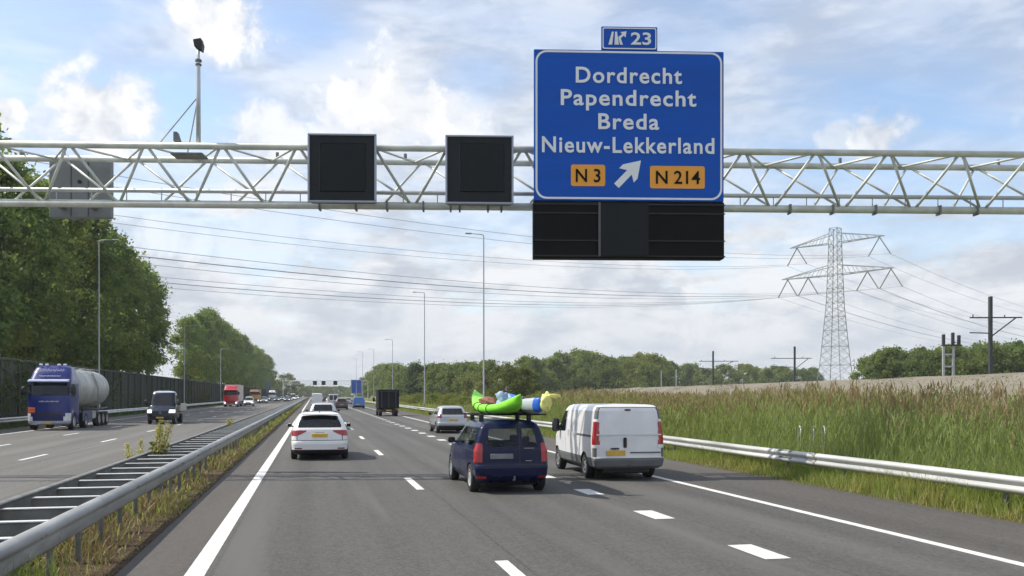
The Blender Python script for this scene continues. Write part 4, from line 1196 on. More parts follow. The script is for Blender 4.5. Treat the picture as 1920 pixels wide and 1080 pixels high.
def wheel(root, x, y, r, w, rim=RIM, spokes=5, dual=False):
    key = (round(r, 3), round(w, 3), rim.name, spokes)
    if key not in WHEELS:
        mb = MB(); h = w / 2
        mb.lathe([(r * .60, -h * .9), (r * .86, -h), (r * .96, -h * .86), (r, -h * .6), (r, h * .6), (r * .96, h * .86), (r * .86, h), (r * .60, h * .9)], 'x', 32)
        ty = mesh('wheel', mb.v, mb.f, RUBBER, True)
        mb = MB(); mb.lathe([(r * .63, -h * .88), (r * .63, h * .9), (r * .58, h * .93), (r * .55, h * .55)], 'x', 28)
        mb.cur = 1; mb.lathe([(r * .56, h * .42), (.001, h * .42)], 'x', 28); mb.lathe([(r * .56, -h * .42), (.001, -h * .42)], 'x', 28); mb.cur = 0
        mb.lathe([(r * .13, h * .45), (r * .13, h * .82), (.001, h * .86)], 'x', 14)
        for k in range(spokes):
            t = 2 * math.pi * k / spokes; d = Vector((0, math.cos(t), math.sin(t))); e = Vector((0, -math.sin(t), math.cos(t)))
            p0, p1 = d * r * .08, d * r * .585; a0, a1 = r * .095, r * .085; vs = []
            for p, aa in ((p0, a0), (p1, a1)):
                for sgn in (-1, 1):
                    for xx in (h * .5, h * .80): vs.append(p + e * sgn * aa + Vector((xx, 0, 0)))
            mb.add(vs, [(0, 2, 3, 1), (4, 5, 7, 6), (0, 1, 5, 4), (2, 6, 7, 3), (1, 3, 7, 5), (0, 4, 6, 2)])
        WHEELS[key] = (ty, mesh('rim', mb.v, mb.f, [rim, BLACK], False, mb.mi))
    ty, rm_ = WHEELS[key]
    o = link('wheel', ty, root); o.location = (x, y, r); o.rotation_euler = (0, 0, 0 if x > 0 else math.pi)
    link('rim', rm_, o)
    return o
def plate(root, x, y, z, w=.52, h=.11, mat=None, name='number_plate', facing=-1, letters=True):
    o = MB().cbox(x - w / 2, x + w / 2, y - .012, y + .012, z - h / 2, z + h / 2, .006).build(name, mat or PLATE, root)
    return o
def mirror(root, x, y, z, mat=BLACK, s=1.0, tall=False):
    sg_ = 1 if x > 0 else -1
    mb = MB(); mb.cbox(x - .09 * s, x + .09 * s, y - .05 * s, y + .06 * s, z - (.16 if tall else .07) * s, z + (.16 if tall else .07) * s, .035 * s)
    o = mb.build('side_mirror', mat, root, True)
    m2 = MB().tube((x - sg_ * .06 * s, y, z - .03), (x - sg_ * .20 * s, y + .02, z - .08 * s), .025 * s, n=6).build('mirror_arm', BLACK, o)
    m3 = MB().cbox(x - .075 * s, x + .075 * s, y - .056 * s, y - .051 * s, z - (.14 if tall else .055) * s, z + (.14 if tall else .055) * s, .002).build('mirror_glass', GLASS_DARK, o)
    return o
def seat(root, x, y, z, back=.62):
    mb = MB(); mb.cbox(x - .24, x + .24, y, y + .5, z, z + .16, .05); mb.prism([(y - .02, z + .12), (y + .12, z + .12), (y - .06, z + back), (y - .20, z + back)], 'x', x - .23, x + .23)
    mb.cbox(x - .12, x + .12, y - .24, y - .14, z + back + .02, z + back + .20, .04)
    mb.build('seat', SEATM, root, False)
def underbody(root, hw, y0, y1, z0=.16, z1=.50):
    MB().cbox(-hw, hw, y0, y1, z0, z1, .03).build('underbody', BLACK, root)

# ------------------------------------------------------------------ generic car (also the small ones far off)
def car(name, label, cat_, rows, col, step, L, W, H, belt, win_top, rearwin, sidewins, shieldy, tail, wr=.315, wy=(.85, 3.55), rim=RIM, glass=None, plates=True, group=None,
        trim_z=.30, plate_z=.75, mirrors=True, head=None, seats=False, bows=(.05, .12), extra=None, plate_x=0.0):
    t = thing(name, label, cat_, (0, 0, 0), 0, group)
    g = glass or GLASS_DARK
    hw = W / 2; feats = []
    feats.append(('sill_trim', BLACK, lambda a: (a.z < trim_z)))
    for poly in rearwin: feats.append(('rear_window', g, lambda a, poly=poly: pip(a.x, a.z, poly) & (a.ny < -.25) & (a.y < L * .4), -.004))
    if shieldy: feats.append(('windshield', g, lambda a: (a.ny > .2) & (a.z > belt + .03) & (a.z < win_top + .02) & (np.abs(a.x) < hw * (.86 - .20 * (a.z - belt) / (H - belt)))))
    for poly in sidewins:
        for s in (-1, 1): feats.append(('window', g, lambda a, poly=poly, s=s: pip(a.y, a.z, poly) & (a.x * s > 0) & (a.nx * s > .45), -.004))
    if tail:
        for s in (-1, 1): feats.append(('tail_light', tail[1], lambda a, s=s: (a.x * s > 0) & tail[0](a), .006))
    if head:
        for s in (-1, 1): feats.append(('headlight', LITLAMP if head == 'lit' else CLEARLENS, lambda a, s=s: (a.x * s > hw * .50) & (a.z > .60) & (a.z < .76) & (a.ny > .15) & (a.y > L * .75), .004))
        feats.append(('grille', BLACK, lambda a: (np.abs(a.x) < hw * .55) & (a.z > .36) & (a.z < .66) & (a.ny > .3)))
    if extra: feats += extra
    carve(t, slice_body(rows, step, bows[0], bows[1]), 'body', [col, BLACK], feats, arches(wy, wr, W))
    underbody(t, hw - .28, .3, L - .4)
    for yy in wy:
        for s in (-1, 1): wheel(t, s * (hw - .115), yy, wr, .21, rim)
    if plates: plate(t, plate_x, .03, plate_z)
    if plates: plate(t, 0, L + .0, .48)
    if mirrors:
        for s in (-1, 1): mirror(t, s * (hw + .08), shieldy - .25 if shieldy else L * .64, belt + .08, col if mirrors == 'body' else BLACK)
    if seats:
        for yy in seats:
            for x in (-.38, .38): seat(t, x, yy, .42)
    return t
def car_rows(L, W, H, belt, rear_top, hood=1.25, cowl=.0, rr=.16):
    w = W / 2
    return [(.19, .25, L - .32, w * .86, .14, .3), (.26, .09, L - .10, w * .94, .18, .45), (.36, .02, L - .02, w * .985, rr, .5), (.55, .0, L, w, rr, .55), (.62, .015, L - .01, w, rr, .55),
            (.66, .05, L - .04, w, rr, .5), (.80, .075, L - .30, w * .995, rr, .45), (belt - .06, .10, L - hood + .35, w * .985, rr, .4), (belt, .12, L - hood, w * .965, rr, .35), (belt + .03, .14, L - hood - .12, w * .945, rr, .3),
            (belt + (H - belt) * .45, .14 + (rear_top - .14) * .45, L - hood - .62, w * .855, rr, .3), (H - .11, rear_top, L - hood - 1.02, w * .735, rr, .3), (H - .055, rear_top + .07, L - hood - 1.15, w * .68, .18, .3),
            (H - .022, rear_top + .2, L - hood - 1.32, w * .58, .2, .3), (H - .005, rear_top + .45, L - hood - 1.6, w * .42, .2, .2), (H, rear_top + .75, L - hood - 1.85, w * .22, .1, .1)]

# --- white estate car in the left lane
P_WHITE = paint('white_paint', (.80, .80, .79))
L_, W_, H_ = 4.9, 1.93, 1.60
rows = car_rows(L_, W_, H_, 1.02, .58, 1.35, rr=.22)
tl = lambda a: (a.z > .83) & (a.z < 1.00) & (np.abs(a.x) > .50 - (a.z - .83) * .4) & (((a.ny < -.2) & (a.y < .6)) | (a.y < .30)) & (a.z > .83 + .10 * np.clip((.72 - np.abs(a.x)) / .22, 0, 1))
est = car('estate_car', 'white estate car with tinted rear window driving in the left lane', 'car', rows, P_WHITE, .022, L_, W_, H_, 1.02, 1.45,
          [[(-.70, 1.09), (.70, 1.09), (.72, 1.14), (.60, 1.46), (.54, 1.495), (-.54, 1.495), (-.60, 1.46), (-.72, 1.14)]],
          [[(.75, 1.10), (1.55, 1.08), (1.55, 1.42), (.95, 1.44)], [(1.62, 1.08), (2.45, 1.08), (2.45, 1.44), (1.62, 1.44)], [(2.52, 1.08), (3.45, 1.08), (2.75, 1.44), (2.52, 1.44)]],
          2.9, (tl, RED), .345, (.98, 3.82), trim_z=.37, plate_z=.84, mirrors='body', seats=(1.2, 2.2), glass=glassmat('tinted_glass', (.22, .26, .27), .55),
          extra=[(None, BLACK, lambda a: (np.abs(a.z - .665) < .012) & (a.ny < -.3) & (a.y < .5)), (None, BLACK, lambda a: (np.abs(np.abs(a.x) - .735) < .010) & (a.z > .66) & (a.z < 1.0) & (a.ny < -.3) & (a.y < .5)),
                 ('reflector', REDDK, lambda a: (np.abs(np.abs(a.x) - .70) < .12) & (np.abs(a.z - .40) < .028) & (a.ny < -.3) & (a.y < .4), .004)])
MB().cbox(-.16, .16, .085, .11, .92, .945, .008).build('boot_handle', RIM, est)
for s in (-1, 1): MB().path([(s * .66, .95, 1.565), (s * .63, 1.2, 1.60), (s * .62, 2.2, 1.62), (s * .62, 2.6, 1.59)], .018, 6).build('roof_rail', BLACK, est)
MB().tube((0, 1.0, 1.6), (0, .85, 1.68), .02, .008, n=6).build('aerial', BLACK, est)
MB().cbox(-.62, .62, .46, .62, 1.515, 1.545, .012).build('spoiler', P_WHITE, est)
est.location = (.22, S(.22, 30.3), 0)

# --- navy estate with roof kayaks
P_NAVY = paint('navy_paint', (.004, .008, .042), .08, 0, .3, .25, .2)
rowsN = [(.20, .26, 4.2, .72, .10, .3), (.28, .09, 4.38, .81, .12, .4), (.40, .01, 4.45, .86, .13, .5), (.58, .0, 4.45, .875, .12, .5), (.63, .03, 4.42, .875, .10, .5), (.68, .065, 4.36, .875, .08, .5), (.95, .075, 3.98, .87, .08, .4),
         (1.00, .08, 3.55, .858, .08, .35), (1.04, .09, 3.40, .842, .08, .3), (1.28, .14, 2.95, .775, .08, .25), (1.46, .20, 2.60, .715, .09, .25), (1.55, .26, 2.42, .66, .12, .25), (1.60, .36, 2.28, .58, .16, .25), (1.625, .55, 2.1, .45, .2, .2), (1.632, .85, 1.8, .22, .1, .1)]
tlN = lambda a: (a.z > .70) & (a.z < 1.13) & (np.abs(a.x) > .665) & (a.y < .27)
nav = car('estate_car', 'dark navy estate car with two kayaks strapped on its roof, in the middle lane', 'car', rowsN, P_NAVY, .020, 4.45, 1.75, 1.63, 1.0, 1.47,
          [[(-.57, 1.07), (-.52, 1.04), (.10, 1.04), (.115, 1.07), (.115, 1.42), (.09, 1.45), (-.47, 1.45), (-.51, 1.42)], [(.235, 1.05), (.56, 1.05), (.575, 1.08), (.50, 1.42), (.47, 1.45), (.25, 1.45), (.235, 1.43)]],
          [[(.38, 1.06), (1.05, 1.06), (1.05, 1.42), (.52, 1.43)], [(1.14, 1.06), (2.0, 1.06), (2.0, 1.44), (1.14, 1.44)], [(2.07, 1.06), (3.15, 1.06), (2.62, 1.44), (2.07, 1.44)]],
          3.05, (tlN, RED), .315, (.72, 3.62), trim_z=.26, seats=(1.75,), plates=False, glass=GLASS_CLEAR, rim=M('silver_hubcap', (.62, .62, .62), .35, .4),
          extra=[(None, BLACK, lambda a: (np.abs(a.x - .175) < .010) & (a.z > .62) & (a.z < 1.53) & (a.ny < -.3) & (a.y < .5)), (None, BLACK, lambda a: (np.abs(a.z - .64) < .010) & (a.ny < -.2) & (a.y < .5)),
                 (None, BLACK, lambda a: (np.abs(a.y - 1.10) < .008) & (a.z > .35) & (np.abs(a.nx) > .5)), (None, BLACK, lambda a: (np.abs(a.y - 2.04) < .008) & (a.z > .35) & (np.abs(a.nx) > .5)),
                 ('reflector', RED, lambda a: (np.abs(np.abs(a.x) - .70) < .11) & (np.abs(a.z - .37) < .03) & (a.ny < -.25) & (a.y < .4), .004)])
MB().cbox(-.50, .02, .05, .085, .77, .89, .012).build('number_plate', M('blurred_plate', (.20, .20, .21), .5), nav)
MB().cbox(.27, .50, .055, .07, 1.00, 1.012, .003).build('badge', RIM, nav); MB().cbox(.30, .44, .05, .068, .72, .735, .003).build('badge', RIM, nav)
MB().cbox(-.60, .62, .02, .05, .56, .585, .01).build('bumper_strip', BLACK, nav)
MB().path([(0.02, .25, .30), (.02, -.04, .30), (.02, -.07, .33), (.02, -.07, .40)], .022, 8).build('tow_bar', GALVD, nav)
MB().path([(-.30, .19, 1.10), (-.18, .17, 1.05), (.02, .16, 1.06)], .012, 6).build('wiper', BLACK, nav)
for yy in (.85, 2.05):
    MB().tube((-.80, yy, 1.74), (.98 if yy < 1 else .8, yy, 1.74), .018, n=8).build('roof_bar', BLACK, nav)
    for s in (-1, 1): MB().cbox(s * .56 - .05, s * .56 + .05, yy - .05, yy + .05, 1.58, 1.76, .015).build('bar_foot', BLACK, nav)
NX, NY = 4.33, S(4.33, 20.1)
nav.location = (NX, NY, 0)
STRAP = M('black_strap', (.02, .02, .02), .7)
def kayak(label, length, width, height, mats, lift, power, tipz, straps):
    t = thing('kayak', label, 'kayak')
    n = 36; m = 18; vs = []; fs = []; mi = []
    for i in range(n + 1):
        s = -1 + 2 * i / n; e = 1 - abs(s) ** power
        hw = width / 2 * max(.035, e ** .7); hh = height / 2 * (.42 + .58 * e ** .6) + .05 * abs(s) ** 3
        zc = (lift[0] if s < 0 else lift[1]) * abs(s) ** 2.6 + height * .5
        for k in range(m):
            a = 2 * math.pi * k / m; cx, sn = math.cos(a), math.sin(a)
            wob = 1 + .03 * math.sin(i * 1.9 + k)
            x = hw * (abs(cx) ** .75) * (1 if cx > 0 else -1) * wob; z = hh * (abs(sn) ** .8) * (1 if sn > 0 else -1)
            if sn > 0: z *= 1 - .35 * (1 - abs(cx)) * e          # the hollow of the deck
            vs.append((x, s * length / 2 - (.10 * (z / hh) * (1 if s < 0 else -1) * abs(s) ** 4 if tipz else 0), zc + z))
    for i in range(n):
        for k in range(m):
            fs.append((i * m + k, i * m + (k + 1) % m, (i + 1) * m + (k + 1) % m, (i + 1) * m + k)); mi.append(1 if (len(mats) > 1 and 5 <= (k % m) < 14 and i > 1) else 0)
    fs += [tuple(range(m - 1, -1, -1)), tuple(range(n * m, n * m + m))]; mi += [0, 0]
    link('hull', mesh('hull', vs, fs, mats, True, mi), t)
    for yy in straps:
        s = yy / (length / 2); e = 1 - abs(s) ** power; hw = width / 2 * max(.035, e ** .7); hh = height / 2 * (.42 + .58 * e ** .6) + .05 * abs(s) ** 3
        zc = (lift[0] if s < 0 else lift[1]) * abs(s) ** 2.6 + height * .5
        pts = []
        for k in range(25):
            a = 2 * math.pi * k / 24; cx, sn = math.cos(a), math.sin(a)
            z = hh * (abs(sn) ** .8) * (1 if sn > 0 else -1) * (1 - .35 * (1 - abs(cx)) * e if sn > 0 else 1)
            pts.append((hw * (abs(cx) ** .75) * (1 if cx > 0 else -1) * 1.04, yy, zc + z * 1.05))
        MB().path(pts, .011, 5).build('strap', STRAP, t)
    return t
LIME = M('lime_fabric', (.26, .82, .045), .45, 0, .14, 2.2, bump=.12, bscale=6)
KBLUE = M('kayak_blue', (.02, .13, .62), .4, 0, .12, 3)
KGREY = M('kayak_grey', (.40, .43, .47), .45, 0, .12, 3)
STRAP = M('black_strap', (.02, .02, .02), .7)
k1 = kayak('lime green inflatable kayak with upturned ends on the roof of the navy car', 4.9, .68, .27, [LIME], (.24, .36), 2.4, True, (-.55, .35, 1.0))
k1.location = (NX - .06, NY + 1.75, 1.735); k1.rotation_euler = (0, 0, R(1.2))
k2 = kayak('blue and grey kayak beside the lime green one on the roof of the navy car', 3.3, .60, .40, [KBLUE, KGREY], (.03, .14), 3.2, False, (-.8, .6))
k2.location = (NX + .60, NY + 1.58, 1.755)
YEL = M('yellow_bag', (.82, .80, .26), .6, 0, .15, 8, bump=.3, bscale=12)
def crumple(c, r, seed, n=26, m=15, amt=.22):
    rng = np.random.default_rng(seed); ph = rng.uniform(0, 6.28, 8); fr = rng.uniform(2, 6, 8); mb = MB(); mb.ell((0, 0, 0), (1, 1, 1), n, m)
    for i, p in enumerate(mb.v):
        w = sum(math.sin(fr[k] * p[k % 3] + fr[(k + 3) % 8] * p[(k + 1) % 3] + ph[k]) for k in range(8)) / 8 + .5 * abs(math.sin(3 * p[0] + 4 * p[2] + ph[0])) - .3
        mb.v[i] = tuple(c[j] + p[j] * r[j] * (1 + amt * 2 * w) for j in range(3))
    return mb
mb = crumple((.02, 0, .17), (.12, .10, .19), 4); a_ = crumple((.17, -.02, .30), (.14, .06, .06), 6, amt=.3); mb.add(a_.v, a_.f)
o = mb.build('drag_bag', YEL, None, True); o.location = (NX + .70, NY - .12, 1.86); tag(o, 'crumpled pale yellow bag tied to the tail of the blue kayak', 'bag')
mb = crumple((0, .1, .09), (.20, .5, .13), 8)
o = mb.build('bag', M('dull_red_cloth', (.25, .09, .075), .8, 0, .3, 6, bump=.3), None, True); o.location = (NX - .10, NY + 2.3, 1.93); tag(o, 'dull red bag lying in the hollow of the lime green kayak', 'bag')
mb = crumple((0, 0, .14), (.15, .20, .20), 9, amt=.3)
o = mb.build('bag', M('pale_blue_cloth', (.30, .38, .62), .7, 0, .3, 6, bump=.3), None, True); o.location = (NX + .12, NY + 1.7, 1.93); tag(o, 'pale blue bundle on top between the two roof kayaks', 'bag')
mb = crumple((0, 0, .08), (.18, .27, .12), 10)
o = mb.build('bag', M('teal_cloth', (.06, .28, .40), .7, 0, .3, 6), None, True); o.location = (NX + .22, NY + 1.0, 1.93); tag(o, 'teal bag tucked between the two roof kayaks behind the pale blue bundle', 'bag')

# --- white panel van
P_VAN = paint('van_white', (.74, .74, .745), .09)
GREYPL = M('grey_plastic', (.13, .135, .14), .6)
rowsV = [(.30, .12, 4.5, .84, .08, .3), (.36, .03, 4.68, .92, .09, .45), (.52, .0, 4.78, .95, .09, .6), (.58, .012, 4.78, .95, .10, .6), (.60, .045, 4.77, .95, .10, .6), (1.0, .06, 4.58, .95, .10, .35), (1.12, .063, 4.35, .945, .10, .25),
         (1.2, .068, 4.20, .932, .10, .18), (1.55, .10, 3.80, .895, .10, .16), (1.78, .13, 3.52, .862, .10, .16), (1.88, .165, 3.36, .815, .10, .2), (1.925, .23, 3.2, .755, .14, .3), (1.945, .36, 2.7, .60, .2, .2), (1.955, .75, 2.3, .3, .1, .1)]
van = thing('panel_van', 'white panel van with windowless double rear doors in the right lane beside the navy car', 'van')
sidewin = [(3.0, 1.20), (3.06, 1.16), (4.02, 1.14), (4.0, 1.24), (3.68, 1.58), (3.48, 1.74), (3.0, 1.74)]
feats = [('lower_trim', GREYPL, lambda a: (a.z < .58) & (np.abs(a.nx) > .5) & (a.y > .4)), ('rear_bumper', GREYPL, lambda a: (a.z < .585) & (a.y < .4)),
         ('corner_trim', GREYPL, lambda a: (np.abs(a.x) > .74) & (a.y < .26) & (a.z > .585) & (a.z < 1.86) & (a.ny < -.03) & (np.abs(a.nx) > .12)),
         ('windshield', GLASS_DARK, lambda a: (a.ny > .2) & (a.z > 1.2) & (a.z < 1.8) & (np.abs(a.x) < .74))]
for s in (-1, 1):
    feats.append(('window', GLASS_DARK, lambda a, s=s: pip(a.y, a.z, sidewin) & (a.nx * s > .4)))
    feats.append(('tail_light', RED, lambda a, s=s: (a.x * s > .79) & (np.abs(a.nx) > .05) & (a.ny < -.03) & (a.y < .24) & (a.z > .92) & (a.z < 1.50), .010))
    feats.append(('indicator', CLEARLENS, lambda a, s=s: (a.x * s > .79) & (np.abs(a.nx) > .05) & (a.ny < -.03) & (a.y < .24) & (((a.z > .84) & (a.z <= .92)) | ((a.z >= 1.50) & (a.z < 1.57))), .010))
feats += [(None, BLACK, lambda a: (np.abs(a.x) < .010) & (a.y < .3) & (a.z > .6) & (a.z < 1.86)), (None, BLACK, lambda a: (np.abs(a.z - 1.865) < .008) & (a.ny < -.2) & (a.y < .3)),
          (None, BLACK, lambda a: (np.abs(a.y - 2.93) < .010) & (a.z > .6) & (a.z < 1.84) & (a.nx < -.4)), (None, BLACK, lambda a: (np.abs(a.y - 1.75) < .010) & (a.z > .6) & (a.z < 1.84) & (a.nx < -.4)),
          (None, BLACK, lambda a: (np.abs(a.z - 1.13) < .022) & (a.y > .32) & (a.y < 1.75) & (np.abs(a.nx) > .5))]
carve(van, slice_body(rowsV, .022, .03, .14, .0, .02), 'body', [P_VAN, M('panel_gap', (.10, .10, .11), .8)], feats, arches((.98, 3.98), .33, 1.9))
underbody(van, .64, .3, 4.2)
for yy in (.98, 3.98):
    for s in (-1, 1): wheel(van, s * .82, yy, .33, .22, M('steel_rim', (.30, .30, .31), .5, .5))
MB().prism([(-.86, 1.16), (-.02, 1.16), (-.02, 1.19), (-.86, 1.19)], 'y', .052, .07).prism([(.02, 1.16), (.86, 1.16), (.86, 1.19), (.02, 1.19)], 'y', .052, .07).parts('door_crease', P_VAN, van)
MB().prism([(.02, .70), (.84, .70), (.84, .73), (.02, .73)], 'y', .030, .06).build('door_groove', M('panel_gap', (0, 0, 0)), van)
MB().cbox(-.16, -.07, .02, .058, .84, 1.10, .02).build('door_handle', BLACK, van)
MB().cbox(-.10, .06, .10, .16, 1.79, 1.83, .012).build('top_light', BLACK, van)
plate(van, -.36, .03, .71, .50, .13); MB().cbox(-.50, -.28, .01, .05, .80, .84, .008).build('plate_lamp', BLACK, van)
MB().path([(0.02, .25, .36), (.02, -.02, .36), (.02, -.04, .42)], .024, 8).build('tow_bar', GALVD, van)
for s in (-1, 1): mirror(van, s * 1.07, 3.62, 1.32, BLACK, 1.2, True)
MB().cbox(-.955, -.945, 2.55, 2.72, 1.05, 1.22, .004).build('fuel_flap', M('dull_flap', (.45, .46, .47), .5), van)
van.location = (7.92, S(7.92, 23.2), 0); van.rotation_euler = (0, 0, R(-1.5))

# --- silver hatchback further on in the right lane
P_SILVER = paint('silver_paint', (.46, .48, .50), .06, .5, .32)
rowsS = car_rows(4.25, 1.82, 1.56, 1.0, .52, 1.05)
tlS = lambda a: (a.z > .86) & (a.z < 1.10) & (np.abs(a.x) > .64) & (a.y < .32)
hat = car('hatchback_car', 'silver hatchback with a black lower bumper in the right lane ahead of the kayak car', 'car', rowsS, P_SILVER, .035, 4.25, 1.82, 1.56, 1.0, 1.42,
          [[(-.62, 1.07), (.62, 1.07), (.54, 1.43), (-.54, 1.43)]], [[(.62, 1.06), (1.15, 1.05), (1.15, 1.40), (.80, 1.42)], [(1.22, 1.05), (2.0, 1.05), (2.0, 1.42), (1.22, 1.42)], [(2.07, 1.05), (2.95, 1.05), (2.4, 1.42), (2.07, 1.42)]],
          2.9, (tlS, REDDK), .32, (.75, 3.4), trim_z=.44, plate_z=.78)
hat.location = (7.75, S(7.75, 51.3), 0)

# --- smaller traffic ahead and oncoming
CARN = [0]
def simple_car(label, col, r, D, style='hatch', oncoming=False, group=None, scale=1.0, lit=False):
    L, W, H, belt, rt = {'hatch': (4.2, 1.78, 1.50, .96, .48), 'estate': (4.7, 1.82, 1.50, .97, .50), 'suv': (4.5, 1.88, 1.68, 1.08, .40), 'mpv': (4.6, 1.86, 1.80, 1.05, .30)}[style]
    rows = car_rows(L, W, H, belt, rt, 1.1)
    tl = lambda a: (a.z > belt - .16) & (a.z < belt + .08) & (np.abs(a.x) > .62) & (a.y < .35)
    t = car('car', label, 'car', rows, col, .07, L, W, H, belt, H - .15, [[(-.64, belt + .07), (.64, belt + .07), (.52, H - .12), (-.52, H - .12)]],
            [[(.6, belt + .06), (1.5, belt + .05), (1.5, H - .14), (.8, H - .13)], [(1.6, belt + .05), (L - 1.35, belt + .05), (L - 1.95, H - .13), (1.6, H - .13)]], L - 1.25, (tl, REDDK), .32, (.8, L - .85), group=group,
            head='lit' if lit else 'plain', trim_z=.32)
    t.scale = (scale,) * 3
    if oncoming: t.location = (r, S(r, D) + L * scale, 0); t.rotation_euler = (0, 0, math.pi)
    else: t.location = (r, S(r, D), 0)
    return t
P_LGREY = paint('light_grey_paint', (.55, .57, .60), .06, .3, .32)
P_AUB = paint('aubergine_paint', (.045, .032, .048), .08)
P_DBLUE = paint('dark_blue_paint', (.008, .014, .034), .08, 0, .3, .3, .3)
P_GREYC = paint('grey_paint', (.16, .17, .19), .06, .4)
P_DK = paint('black_car_paint', (.015, .016, .018), .08)
GA_ = 'cars ahead on the right carriageway'; GO = 'oncoming cars far down the left carriageway'
simple_car('pale grey car half hidden right in front of the white estate car', P_LGREY, .62, 57, 'suv', group=GA_)
simple_car('dark aubergine car in the middle lane far ahead', P_AUB, 4.1, 133, 'suv', group=GA_)
simple_car('small whitish car in the middle lane left beyond the aubergine car', P_WHITE, 3.7, 205, 'hatch', group=GA_)
simple_car('small silver car in the right lane beyond the blue van', P_SILVER, 7.8, 205, 'hatch', group=GA_)
simple_car('dark car in the left lane beyond the white far van', P_DK, .8, 230, 'suv', group=GA_)
simple_car('dark blue car in the middle lane far beyond the aubergine car', P_DBLUE, 3.9, 290, 'estate', group=GA_)
simple_car('grey car in the left lane near the distant gantry', P_GREYC, .6, 330, 'hatch', group=GA_)
simple_car('white oncoming car just right of the red lorry', P_WHITE, -12.3, 176, 'mpv', True, GO, lit=True)
simple_car('silver oncoming car right of the orange lorry', P_SILVER, -12.4, 232, 'suv', True, GO, lit=True)
for lab, col, r, D, stl in [('dark oncoming car right behind the far silver one', P_DK, -11.4, 290, 'hatch'), ('grey oncoming car in the lane next to the median, far down the road', P_GREYC, -8.0, 285, 'estate'),
                            ('dark blue oncoming car in the lane next to the median, farther down the road', P_DBLUE, -8.0, 320, 'hatch'), ('pale grey oncoming car far down the middle lane', P_LGREY, -11.4, 340, 'hatch'),
                            ('tiny white oncoming car far down the middle lane', P_WHITE, -11.3, 400, 'mpv'), ('tiny black oncoming car close to the median at the limit of sight', P_DK, -7.8, 390, 'suv'), ('tiny white oncoming car close to the median at the limit of sight', P_WHITE, -7.8, 450, 'mpv')]:
    simple_car(lab, col, r, D, stl, True, GO, lit=True)

def small_van(label, col, r, D, L, W, H, oncoming=False, windows=True, rearmat=None, scale=1.0):
    t = thing('van', label, 'van'); hw = W / 2
    rows = [(.25, .10, L - .25, hw * .88, .08, .3), (.34, .02, L - .05, hw * .97, .09, .4), (.55, .0, L, hw, .09, .5), (.62, .04, L - .03, hw, .07, .5), (1.0, .06, L - .3, hw, .07, .4), (1.1, .065, L - .75, hw * .985, .07, .35), (1.2, .07, L - .95, hw * .97, .07, .3),
            (H - .25, .12, L - 1.75, hw * .90, .08, .3), (H - .08, .17, L - 1.95, hw * .86, .12, .3), (H - .03, .25, L - 2.1, hw * .78, .15, .3), (H, .5, L - 2.4, hw * .5, .1, .1)]
    feats = [('bumper', BLACK, lambda a: (a.z < .50) & ((a.y < .4) | (a.y > L - .5)))]
    if windows:
        for s in (-1, 1): feats.append(('rear_window', GLASS_DARK, lambda a, s=s: (a.x * s > .08) & (a.x * s < hw * .78) & (a.z > 1.15) & (a.z < H - .22) & (a.ny < -.4)))
    feats.append(('windshield', GLASS_DARK, lambda a: (a.ny > .2) & (a.z > 1.2) & (a.z < H - .2) & (np.abs(a.x) < hw * .8)))
    for s in (-1, 1):
        feats.append(('tail_light', RED, lambda a, s=s: (a.x * s > hw * .86) & (a.y < .2) & (a.z > .8) & (a.z < 1.2), .008))
        feats.append(('headlight', LITLAMP, lambda a, s=s: (a.x * s > hw * .55) & (a.ny > .2) & (a.z > .7) & (a.z < .9), .005))
        feats.append(('window', GLASS_DARK, lambda a, s=s: (a.nx * s > .4) & (a.y > L - 1.9) & (a.y < L - .95 - (a.z - 1.2) * .9) & (a.z > 1.15) & (a.z < H - .25)))
    carve(t, slice_body(rows, .07), 'body', [col, BLACK], feats, arches((.8, L - .85), .32, W))
    underbody(t, hw - .3, .3, L - .4)
    for yy in (.8, L - .85):
        for s in (-1, 1): wheel(t, s * (hw - .12), yy, .32, .2)
    plate(t, -.2, .035, .68)
    for s in (-1, 1): mirror(t, s * (hw + .1), L - 1.3, 1.25)
    if oncoming: t.location = (r, S(r, D) + L, 0); t.rotation_euler = (0, 0, math.pi)
    else: t.location = (r, S(r, D), 0)
    return t
P_BLUE = paint('mid_blue_paint', (.028, .17, .52), .05)
small_van('small bright blue van in the right lane below the far blue sign', P_BLUE, 7.1, 143, 4.3, 1.84, 1.86, windows=False)
small_van('tall white van in the left lane in front of the pale grey car', P_WHITE, .70, 160, 5.2, 2.0, 2.45, windows=False)
small_van('silver van in the middle lane just beyond the aubergine car', P_LGREY, 3.9, 178, 5.0, 1.95, 2.3)
small_van('white oncoming van at the head of the far queue beside the median rail', P_WHITE, -8.0, 370, 5.2, 2.0, 2.6, True)

# --- black box lorry
P_BLACKBOX = M('black_box_panel', (.008, .008, .012), .6, 0, .25, 1.5, spec=.2)
bl = thing('box_truck', 'black box truck seen from behind in the right lane near the dark trees', 'truck')
MB().cbox(-1.05, 1.05, 0, 3.6, .78, 2.72, .035).build('box_body', P_BLACKBOX, bl)
mb = MB(); mb.box(-.012, .012, -.012, -.001, .85, 2.6); mb.box(-.98, .98, -.012, -.001, 2.55, 2.58)
for xx in (-.72, .72): mb.box(xx - .015, xx + .015, -.04, -.002, .9, 2.5)
mb.parts('door_bar', GREYPL, bl)
for s in (-1, 1): MB().cbox(s * .78 - .14, s * .78 + .14, -.03, .05, .55, .66, .01).build('tail_light', REDDK, bl)
MB().cbox(-1.0, 1.0, .0, .10, .42, .54, .02).build('bumper', BLACK, bl); plate(bl, 0, -.02, .60)
MB().cbox(-.4, .4, .2, 5.2, .5, .76, .02).build('chassis', BLACK, bl)
